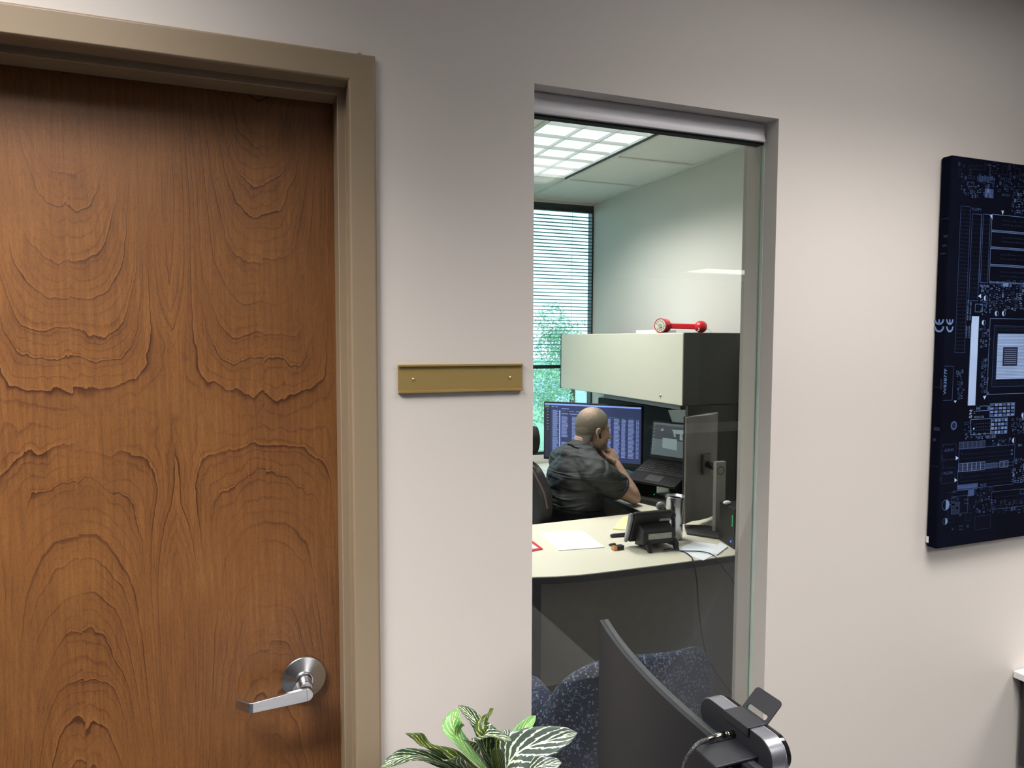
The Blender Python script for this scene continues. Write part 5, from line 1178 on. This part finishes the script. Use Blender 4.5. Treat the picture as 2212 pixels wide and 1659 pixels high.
mm = N('ShaderNodeMath'); mm.operation = 'MULTIPLY'; L(c1_.outputs[0], mm.inputs[0]); L(wn_.outputs[0], mm.inputs[1])
c2_ = N('ShaderNodeMath'); c2_.operation = 'LESS_THAN'; c2_.inputs[1].default_value = .028; L(vo2.outputs['Distance'], c2_.inputs[0])
n3 = N('ShaderNodeTexNoise'); n3.inputs['Scale'].default_value = 25; L(tcn.outputs['Object'], n3.inputs['Vector']); g3 = N('ShaderNodeMath'); g3.operation = 'GREATER_THAN'; g3.inputs[1].default_value = .52; L(n3.outputs[0], g3.inputs[0])
m2 = N('ShaderNodeMath'); m2.operation = 'MULTIPLY'; L(c2_.outputs[0], m2.inputs[0]); L(g3.outputs[0], m2.inputs[1])
mxx = N('ShaderNodeMath'); mxx.operation = 'MAXIMUM'; L(mm.outputs[0], mxx.inputs[0]); L(m2.outputs[0], mxx.inputs[1])
mc = N('ShaderNodeMix'); mc.data_type = 'RGBA'; L(mxx.outputs[0], mc.inputs[0]); mc.inputs[6].default_value = (.014, .021, .052, 1); mc.inputs[7].default_value = (.17, .21, .30, 1); L(mc.outputs[2], bs.inputs['Base Color']); bs.inputs['Roughness'].default_value = .95
fab = m
G = Vector((1.13, .47, 0)); 
def ringp(a, z, rr_=1.0, ex=.245, ey=.235): return G+Vector((cos(a)*ex*rr_, sin(a)*ey*rr_, z))
t = thing('guest_chair', 'blue patterned fabric padded chair between the glass and the desk, its back to the glass', 'chair', (G.x, G.y, 0))
BXL, BXR, BYC, BTH = .850, 1.350, .335, .042
def chair_back():
    """rounded upholstered back, ends wrapping towards the desk"""
    nu, nr = 40, 16; rings = []
    for i in range(nu+1):
        u = i/nu; q = (u-.5)*2; x = BXL+(BXR-BXL)*u; y = BYC+.075*q*q-.045*q
        dl = (x-BXL); dr_ = (BXR-x)
        zt = .733-.008*q
        if dl < .22: zt -= .22-math.sqrt(max(0, .22**2-(.22-dl)**2))*1.0
        if dr_ < .085: zt -= .085-math.sqrt(max(0, .085**2-(.085-dr_)**2))
        e = min(1, (min(i, nu-i)+.4)/3.0); th = BTH*math.sqrt(1-(1-e)**2)
        zb = .34; lean = .05; r_ = []
        for k in range(nr):
            a = 2*pi*k/nr; c_, s_ = cos(a), sin(a)
            zc_ = (zt+zb)/2; hz = (zt-zb)/2
            yy = th*(abs(c_)**.7)*(1 if c_ > 0 else -1); zz = hz*(abs(s_)**.45)*(1 if s_ > 0 else -1)
            r_.append(Vector((x, y+yy-lean*((zc_+zz)-.5), zc_+zz)))
        rings.append(r_)
    b = MB(); b.v = [tuple(p) for r_ in rings for p in r_]
    for i in range(nu):
        for k in range(nr): b.f.append((i*nr+k, i*nr+(k+1) % nr, (i+1)*nr+(k+1) % nr, (i+1)*nr+k))
    b.f += [tuple(range(nr))[::-1], tuple(range(nu*nr, (nu+1)*nr))]
    return b
chair_back().build('backrest', fab, t, smooth=True, subsurf=1)
for xs_ in (.900, 1.31):
    b = MB(); b.tube(spline([(xs_, .40, .44), (xs_-.01*(1 if xs_ < 1 else -1), .44, .485), (xs_-.02*(1 if xs_ < 1 else -1), .58, .50), (xs_-.01*(1 if xs_ < 1 else -1), .70, .485), (xs_, .73, .43), (xs_, .73, .36)], 6), .045, n=16, ry=.05, round_ends=True); b.build('armrest', fab, t, smooth=True)
G = Vector((1.07, .56, 0))
b = MB(); b.lathe([(.0, .0), (.185, 0), (.205, .03), (.205, .09), (.18, .12), (0.0, .125)], G+Vector((0, .0, .33)), n=36, caps=False); b.build('seat_cushion', fab, t, smooth=True)
b = MB(); b.lathe([(.0, 0), (.20, 0), (.21, .06), (0, .06)], G+Vector((0, 0, .27)), n=36, caps=False); b.build('seat_base', black_p, t, smooth=True)
for k in range(4):
    a = radians(45+90*k); b = MB(); b.tube([ringp(a, .28, .70), ringp(a, .0, .92)], [.020, .013], n=12); b.build('leg', black_p, t, smooth=True)
# white table far across the outer room, mirrored in the sidelight
t = thing('far_white_table', 'long white table across the outer room, seen only as a reflection in the glass', 'table', (5.0, -4.7, 0))
b = MB(); b.box(4.1, 6.2, -4.95, -4.45, .71, .74); b.build('tabletop', white_p, t)
for lx in (4.15, 6.1):
    b = MB(); b.box(lx, lx+.05, -4.9, -4.5, 0, .709); b.build('leg', char_p, t)
# ================================================================ PERSON
skin = pm('light_skin', (0.38, 0.24, 0.175), (0.44, 0.285, 0.215), scale=22, rough=.52, bump=.15, bscale=180, dist=.001)
hairm = pm('short_grey_hair', (0.20, 0.165, 0.125), (0.31, 0.265, 0.205), scale=60, rough=.75, bump=.5, bscale=420, dist=.0012)
shirtm = pm('dark_grey_polo_fabric', (0.0175, 0.021, 0.0235), (0.021, 0.025, 0.028), scale=10, rough=.75, bump=.3, bscale=500, dist=.0004)
jeans = pm('dark_trousers', (0.020, 0.020, 0.032), (0.030, 0.030, 0.045), scale=60, rough=.9)
nt = shirtm.node_tree; N = nt.nodes.new; L = nt.links.new; bs = nt.nodes['Principled BSDF']
tcn = N('ShaderNodeTexCoord'); mp = N('ShaderNodeMapping'); mp.inputs['Rotation'].default_value = (0, .45, 0); mp.inputs['Scale'].default_value = (3.2, 3.2, 17); L(tcn.outputs['Object'], mp.inputs[0])
nz = N('ShaderNodeTexNoise'); nz.inputs['Scale'].default_value = 1.0; nz.inputs['Detail'].default_value = 1.5; nz.inputs['Distortion'].default_value = .6; L(mp.outputs[0], nz.inputs['Vector'])
rg = N('ShaderNodeMath'); rg.operation = 'ABSOLUTE'; sb = N('ShaderNodeMath'); sb.operation = 'SUBTRACT'; sb.inputs[1].default_value = .5; L(nz.outputs[0], sb.inputs[0]); L(sb.outputs[0], rg.inputs[0])
bp = N('ShaderNodeBump'); bp.inputs['Strength'].default_value = .9; bp.inputs['Distance'].default_value = .05; bp.invert = True; L(rg.outputs[0], bp.inputs['Height']); L(bp.outputs[0], bs.inputs['Normal'])
pf_ = Vector((1, 0, 0)); pl_ = Vector((0, 1, 0)); UZ = Vector((0, 0, 1))
t = thing('person', 'seated man in a dark grey polo shirt resting his chin on clasped hands', 'person', (1.68, 2.06, 0))
HS = .945; VZ = 1.07
HD = Vector((1.842, 2.060, 1.152))
hf = Vector((.99, -.04, -.14)).normalized(); hl_ = Vector((.04, .999, 0)).normalized(); hu = hf.cross(hl_).normalized()
if hu.z < 0: hu = -hu
def H(x, y, z): return HD+(hf*x+hl_*y+hu*z*VZ)*HS
HA = (hf, hl_, hu)
_ell = MB.ell
def _hell(s, c, r, ax=None, n=20, m=12):
    if ax is HA: r = (r[0]*HS, r[1]*HS, r[2]*HS*VZ)
    return _ell(s, c, r, ax, n, m)
MB.ell = _hell
def cap(b, p, q, r1, r2, n=14, k=6):
    p = Vector(p); q = Vector(q); b.tube([p+(q-p)*i/k for i in range(k+1)], [r1+(r2-r1)*i/k for i in range(k+1)], n=n, round_ends=True)
def head_blocks(b, g=1.0, face=True):
    b.ell(H(-.012, 0, .030), (.098*g, .077*g, .090*g), HA, *( (32, 20) if face else (120, 80)))      # cranium
    b.ell(H(-.045, 0, .005), (.062*g, .066*g, .070*g), HA, *((24, 16) if face else (100, 70)))      # occiput
    if face:
        b.ell(H(.046, 0, -.024), (.056, .060, .080), HA, 28, 18)
        b.ell(H(.020, 0, -.070), (.062, .056, .044), HA, 24, 16)        # jaw
        b.ell(H(.074, 0, -.098), (.027, .030, .023), HA, 20, 14)        # chin
        b.ell(H(.064, 0, .022), (.029, .054, .030), HA, 20, 12)         # brow
        b.tube([H(.088, 0, .006), H(.100, 0, -.012), H(.113, 0, -.032)], [.007, .009, .012], n=12, round_ends=True)   # nose
        for s_ in (-1, 1):
            b.ell(H(.100, s_*.011, -.036), (.011, .008, .007), HA, 12, 8)
            b.ell(H(.058, s_*.036, -.030), (.030, .022, .024), HA, 16, 12)   # cheek
            b.ell(H(.022, s_*.050, -.062), (.034, .014, .030), HA, 16, 12)   # jaw corner
        b.ell(H(.092, 0, -.060), (.012, .024, .006), HA, 14, 8); b.ell(H(.090, 0, -.071), (.012, .022, .007), HA, 14, 8)   # lips
for_neck = H(-.035, 0, -.055); neck_b = Vector((1.775, 2.060, 1.030))
shR = Vector((1.765, 1.875, .955)); elR = Vector((2.028, 1.930, .786)); wrR = Vector((1.965, 2.005, .962))
shL = Vector((1.745, 2.240, .960)); elL = Vector((2.060, 2.215, .786)); wrL = Vector((1.985, 2.120, .962))
b = MB()
head_blocks(b)
b.tube([H(-.030, 0, -.03), for_neck, (for_neck+neck_b)/2-hf*.004, neck_b, neck_b-UZ*.06-pf_*.02], [.060, .060, .063, .070, .080], n=22, round_ends=True)
b.ell(H(-.075, 0, -.052), (.030, .050, .018), HA, 18, 10); b.ell(H(-.082, 0, -.078), (.030, .052, .018), HA, 18, 10)       # neck folds
# ears
for s_ in (-1, 1):
    ep = [H(.004, s_*.074, -.044), H(-.002, s_*.080, -.030), H(-.014, s_*.085, -.012), H(-.014, s_*.086, .006), H(-.002, s_*.083, .014), H(.009, s_*.078, .006)]
    b.tube(spline(ep, 5), .0052, n=10, round_ends=True)
    b.ell(H(-.003, s_*.077, -.010), (.013, .0045, .024), HA, 14, 10); b.ell(H(.003, s_*.077, -.042), (.008, .005, .009), HA, 12, 8)
# torso core under the shirt
b.tube([neck_b-UZ*.05, Vector((1.74, 2.06, .86)), Vector((1.72, 2.06, .62)), Vector((1.69, 2.06, .52))], [.07, .09, .10, .10], n=20, round_ends=True)
for sh, el, wr in ((shR, elR, wrR), (shL, elL, wrL)):
    cap(b, neck_b-UZ*.07, sh, .045, .050, 16)
    b.tube([sh, sh*.6+el*.4, sh*.25+el*.75-UZ*.003, el+(sh-el).normalized()*.02], [.050, .050, .048, .042], n=18, round_ends=True)
    mid = el*.72+wr*.28
    b.tube([el, el*.88+wr*.12, mid, el*.4+wr*.6, wr], [.040, .043, .043, .034, .0265], n=18, ry=[.040, .042, .040, .030, .021], round_ends=True)
# hands: fingers interlaced under the chin
def hand(b, wr, palm_dir, back_n, side, curl, start, seed=0):
    """palm_dir: wrist->knuckles, back_n: out of the back of the hand, side: towards the thumb"""
    d = palm_dir.normalized(); nB = back_n.normalized(); sd = side.normalized()
    pc_ = wr+d*.048
    b.ell(pc_, (.046, .037, .0155), (d, sd, nB), 20, 12); b.ell(wr+d*.018, (.028, .026, .017), (d, sd, nB), 16, 10)
    for k, (off, ln, rr_) in enumerate(((.030, .98, .0086), (.010, 1.08, .0090), (-.010, 1.0, .0086), (-.029, .82, .0076))):
        k0 = wr+d*(.088-abs(off-.005)*.25)+sd*off
        b.ell(k0, (.0105, .0100, .0105), (d, sd, nB), 12, 8)
        a = radians(curl+start*k); d1 = (d*cos(a)-nB*sin(a)); a2 = a+radians(curl*1.1); d2 = (d*cos(a2)-nB*sin(a2)); a3 = a2+radians(curl*.6); d3 = d*cos(a3)-nB*sin(a3)
        p1 = k0+d1*.040*ln; p2 = p1+d2*.026*ln; p3 = p2+d3*.018*ln
        b.tube([k0, k0*.5+p1*.5, p1], [rr_*1.08, rr_, rr_], n=12, round_ends=True); b.tube([p1, p2], [rr_, rr_*.92], n=12, round_ends=True); b.tube([p2, p3], [rr_*.92, rr_*.78], n=12, round_ends=True)
    t0 = wr+d*.022+sd*.024; t1 = t0+(d*.62+sd*.62-nB*.25).normalized()*.040; t2 = t1+(d*.92+sd*.25-nB*.2).normalized()*.032; t3 = t2+(d*.95-nB*.2).normalized()*.022
    b.ell(t0, (.020, .014, .014), (d, sd, nB), 14, 10); b.tube([t0, t1], [.0125, .0110], n=12, round_ends=True); b.tube([t1, t2, t3], [.0105, .0100, .0082], n=12, round_ends=True)
dR = (Vector((1.940, 2.045, 1.045))-wrR).normalized(); nR = Vector((.55, -.80, .30)); nR = (nR-dR*nR.dot(dR)).normalized()
sR = dR.cross(nR).normalized()
if sR.dot(pf_) > 0 and False: sR = -sR
if sR.z < 0 and sR.dot(pf_) > 0: sR = -sR
hand(b, wrR, dR, nR, -sR if sR.dot(pf_) > 0 else sR, 42, 3)
dL = (Vector((1.950, 2.050, 1.025))-wrL).normalized(); nL = Vector((.55, .45, .75)); nL = (nL-dL*nL.dot(dL)).normalized(); sL = dL.cross(nL).normalized()
hand(b, wrL, dL, nL, sL if sL.dot(pf_) < 0 else -sL, 34, 4)
body = b.build('body', skin, t, remesh=.0034, smooth_it=3)
# eyes
eyem = pm('eye_white', (.6, .6, .58), scale=30, rough=.1)
for s_ in (-1, 1):
    b = MB(); b.ell(H(.0735, s_*.031, -.006), (.011, .011, .010), HA, 14, 10); e_ = b.build('eye', eyem, body, smooth=True)
    b = MB(); b.ell(H(.0822, s_*.031, -.006), (.0030, .0055, .0055), HA, 12, 8); b.build('iris', pm('dark_iris', (.03, .03, .03), scale=9) if 'dark_iris' not in MATS else MATS['dark_iris'], e_)
# hair: cropped shell over the cranium, thin on the crown
b = MB(); head_blocks(b, 1.028, False); b.tube([H(-.030, 0, .0), H(-.033, 0, -.03), H(-.037, 0, -.06), H(-.040, 0, -.085)], [.0605, .0603, .0605, .061], n=90)
hm = MB()
def keep(p):
    q = (p-HD)/HS; x, y, z = q.dot(hf), q.dot(hl_), q.dot(hu)/VZ
    hl0 = -.030+max(0, x+.012)*.9 if x > -.012 else -.030-(x+.012)*.25*-1
    if x < -.02: hl0 = -.072
    if x > .040: hl0 = .030+(x-.040)*1.6
    if x > .062: return False
    if abs(y) > .058 and -.020 < x < .014 and z < .016: return False
    return z > hl0
new_f = [f_ for f_ in b.f if keep(sum((Vector(b.v[i]) for i in f_), Vector())/len(f_))]
hm.v = b.v; hm.f = new_f
m, nt, bs = newmat('cropped_hair_over_scalp'); N = nt.nodes.new; L = nt.links.new
tcn = N('ShaderNodeTexCoord'); vd = N('ShaderNodeVectorMath'); vd.operation = 'DISTANCE'; L(tcn.outputs['Object'], vd.inputs[0]); cc = H(-.055, -.022, .098); vd.inputs[1].default_value = tuple(cc)
nz = N('ShaderNodeTexNoise'); nz.inputs['Scale'].default_value = 38; nz.inputs['Detail'].default_value = 4; L(tcn.outputs['Object'], nz.inputs['Vector'])
ad = N('ShaderNodeMath'); ad.operation = 'MULTIPLY_ADD'; L(nz.outputs[0], ad.inputs[0]); ad.inputs[1].default_value = .05; L(vd.outputs['Value'], ad.inputs[2])
mr = N('ShaderNodeMapRange'); mr.inputs[1].default_value = .045; mr.inputs[2].default_value = .085; L(ad.outputs[0], mr.inputs[0])
hx_ = N('ShaderNodeMix'); hx_.data_type = 'RGBA'; hx_.inputs[6].default_value = (.31, .22, .17, 1); hx_.inputs[7].default_value = (.125, .108, .085, 1); L(mr.outputs[0], hx_.inputs[0])
n2 = N('ShaderNodeTexNoise'); n2.inputs['Scale'].default_value = 300; L(tcn.outputs['Object'], n2.inputs['Vector'])
h2 = N('ShaderNodeMix'); h2.data_type = 'RGBA'; h2.blend_type = 'MULTIPLY'; h2.inputs[0].default_value = .6; L(hx_.outputs[2], h2.inputs[6]); r2 = N('ShaderNodeMapRange'); r2.inputs[3].default_value = .75; r2.inputs[4].default_value = 1.2; L(n2.outputs[0], r2.inputs[0]); L(r2.outputs[0], h2.inputs[7])
L(h2.outputs[2], bs.inputs['Base Color']); bs.inputs['Roughness'].default_value = .8
bp = N('ShaderNodeBump'); bp.inputs['Strength'].default_value = .5; bp.inputs['Distance'].default_value = .001; L(n2.outputs[0], bp.inputs['Height']); L(bp.outputs[0], bs.inputs['Normal'])
hm.build('hair', m, body, smooth=True, solid=.003)
# grey stubble beard
b = MB(); b.ell(H(.076, 0, -.098), (.0285, .0325, .0250), HA, 20, 14); b.ell(H(.034, 0, -.078), (.056, .0565, .036), HA, 24, 16); b2 = MB()
b2.v = b.v; b2.f = [f_ for f_ in b.f if (lambda q: q.dot(hu) < -.062 and q.dot(hf) > .02)(sum((Vector(b.v[i]) for i in f_), Vector())/len(f_)-HD)]
b2.build('beard', pm('grey_stubble', (.20, .165, .14), (.28, .235, .20), scale=200, rough=.9, bump=.4, bscale=500, dist=.001), body, smooth=True, solid=.002)
# earbud
b = MB(); b.ell(H(.007, -.082, -.020), (.009, .006, .012), HA, 14, 10); b.ell(H(.011, -.083, -.030), (.007, .005, .009), HA, 12, 8); b.build('earbud', black_p, body, smooth=True)
# ---- polo shirt
def ring_loft(b, rings): pass
b = MB()
b.ell((1.735, 2.06, .640), (.175, .205, .175), (pf_, pl_, UZ), 28, 18)      # belly
b.ell((1.720, 2.06, .770), (.160, .200, .200), (pf_, pl_, UZ), 28, 18)
b.ell((1.728, 2.06, .880), (.142, .200, .140), (pf_, pl_, UZ), 28, 18)      # rounded upper back and chest
b.ell((1.725, 2.06, .945), (.100, .165, .088), (pf_, pl_, UZ), 28, 18)
b.tube([shR+Vector((-.01, .005, -.005)), (shR+neck_b)/2+Vector((-.02, .01, .004)), neck_b+Vector((-.015, 0, -.030)), (shL+neck_b)/2+Vector((-.02, -.01, .004)), shL+Vector((-.01, 0, -.005))], [.080, .082, .080, .082, .080], n=20, ry=[.074]*5, round_ends=True)
b.ell(neck_b+Vector((-.018, 0, -.020)), (.092, .112, .062), (pf_, pl_, UZ), 24, 16); b.ell(neck_b+Vector((-.050, 0, -.012)), (.070, .105, .055), (pf_, pl_, UZ), 24, 16)
for sh, el in ((shR, elR), (shL, elL)):
    e2 = sh+(el-sh)*.56
    b.tube([sh, sh+(e2-sh)*.35-UZ*.004, sh+(e2-sh)*.7-UZ*.010, e2-UZ*.004], [.080, .082, .080, .074], n=22, round_ends=False)
b.tube([(1.735, 2.06, .62), (1.71, 2.06, .55), (1.70, 2.06, .49)], [.17, .175, .17], n=28, ry=[.20, .205, .20])
shirt = b.build('polo_shirt', shirtm, t, remesh=.0055, smooth_it=6)
# soft folds: displaced by a stretched noise texture
tx_ = bpy.data.textures.new('folds', 'CLOUDS'); tx_.noise_scale = .075; tx_.noise_depth = 1
emp = thing  # (no helper needed)
dm = shirt.modifiers.new('Folds', 'DISPLACE'); dm.texture = tx_; dm.strength = .016; dm.mid_level = .5; dm.texture_coords = 'LOCAL'
# drag folds running from the armpit and across the back
fb = MB()
def fold(pts, r): fb.tube(spline(pts, 6), [r*.3]+[r]*(len(pts)*6-8)+[r*.6, r*.3], n=8, round_ends=True)
# collar
b = MB()
nC = neck_b+Vector((.022, 0, .022)); ca = (pf_*.76-UZ*.65).normalized(); cu = (UZ*.76+pf_*.65).normalized()
rgs = []
for k in range(33):
    a = 2*pi*k/32; cx_, cy_ = cos(a), sin(a)
    front = max(0, cx_); base = nC+ca*(.069*cx_)+pl_*(.074*cy_)
    rgs.append([base-cu*.046+(ca*cx_+pl_*cy_)*.024-UZ*.02*front, base-cu*.008+(ca*cx_+pl_*cy_)*.014-UZ*.025*front, base+cu*.026-UZ*.032*front, base+cu*.022-(ca*cx_+pl_*cy_)*.004-UZ*.032*front, base-cu*.012-(ca*cx_+pl_*cy_)*.002-UZ*.025*front])
b.v = [tuple(p) for r_ in rgs for p in r_]; n_ = 5
for i in range(32):
    for k in range(n_-1): b.f.append((i*n_+k, (i+1)*n_+k, (i+1)*n_+k+1, i*n_+k+1))
b.build('collar', shirtm, shirt, smooth=True, solid=.003, subsurf=1)
for sh, el in ((shR, elR), (shL, elL)):
    e2 = sh+(el-sh)*.56-UZ*.004; d_ = (el-sh).normalized(); b = MB(); b.lathe([(.066, -.014), (.0765, -.014), (.0775, 0), (.0755, .006), (.066, .006)], e2, d_, n=36); b.build('sleeve_cuff', shirtm, shirt, smooth=True)
# raised fold ridges on the shirt (near side and back)
def SPt(x, y, d): 
    r = at(x, y, 'Y', d); return r
fb = MB()
def fold(pts, r): 
    p = spline(pts, 6); n_ = len(p); fb.tube(p, [r*max(.12, sin(pi*i/(n_-1))) for i in range(n_)], n=8, round_ends=True)
# ---- trousers, shoes
b = MB()
hipc = Vector((1.69, 2.06, .50))
b.ell(hipc, (.15, .185, .085), (pf_, pl_, UZ), 24, 14)
for s_, kx in ((-1, 0), (1, 0)):
    hp_ = hipc+pl_*s_*.09; kn_ = Vector((2.09, 2.06, .525))+pl_*s_*.115; an = Vector((2.10, 2.06, .12))+pl_*s_*.12
    b.tube([hp_, (hp_+kn_)/2, kn_], [.088, .080, .062], n=18, round_ends=True); b.tube([kn_, kn_*.6+an*.4, an], [.060, .058, .046], n=18, round_ends=True)
b.build('trousers', jeans, t, remesh=.009, smooth_it=4)
shoe_m = pm('black_shoe', (.012, .012, .012), scale=30, rough=.4)
for s_ in (-1, 1):
    an = Vector((2.10, 2.06, 0))+pl_*s_*.12; b = MB(); b.ell(an+pf_*.09+UZ*.045, (.085, .045, .042), (pf_, pl_, UZ), 20, 12); b.ell(an+UZ*.05, (.055, .042, .048), (pf_, pl_, UZ), 20, 12); b.obox(an+pf_*.05+UZ*.011, pf_, pl_, UZ, .13, .042, .010); b.build('shoe', shoe_m, t, remesh=.006, smooth_it=3)
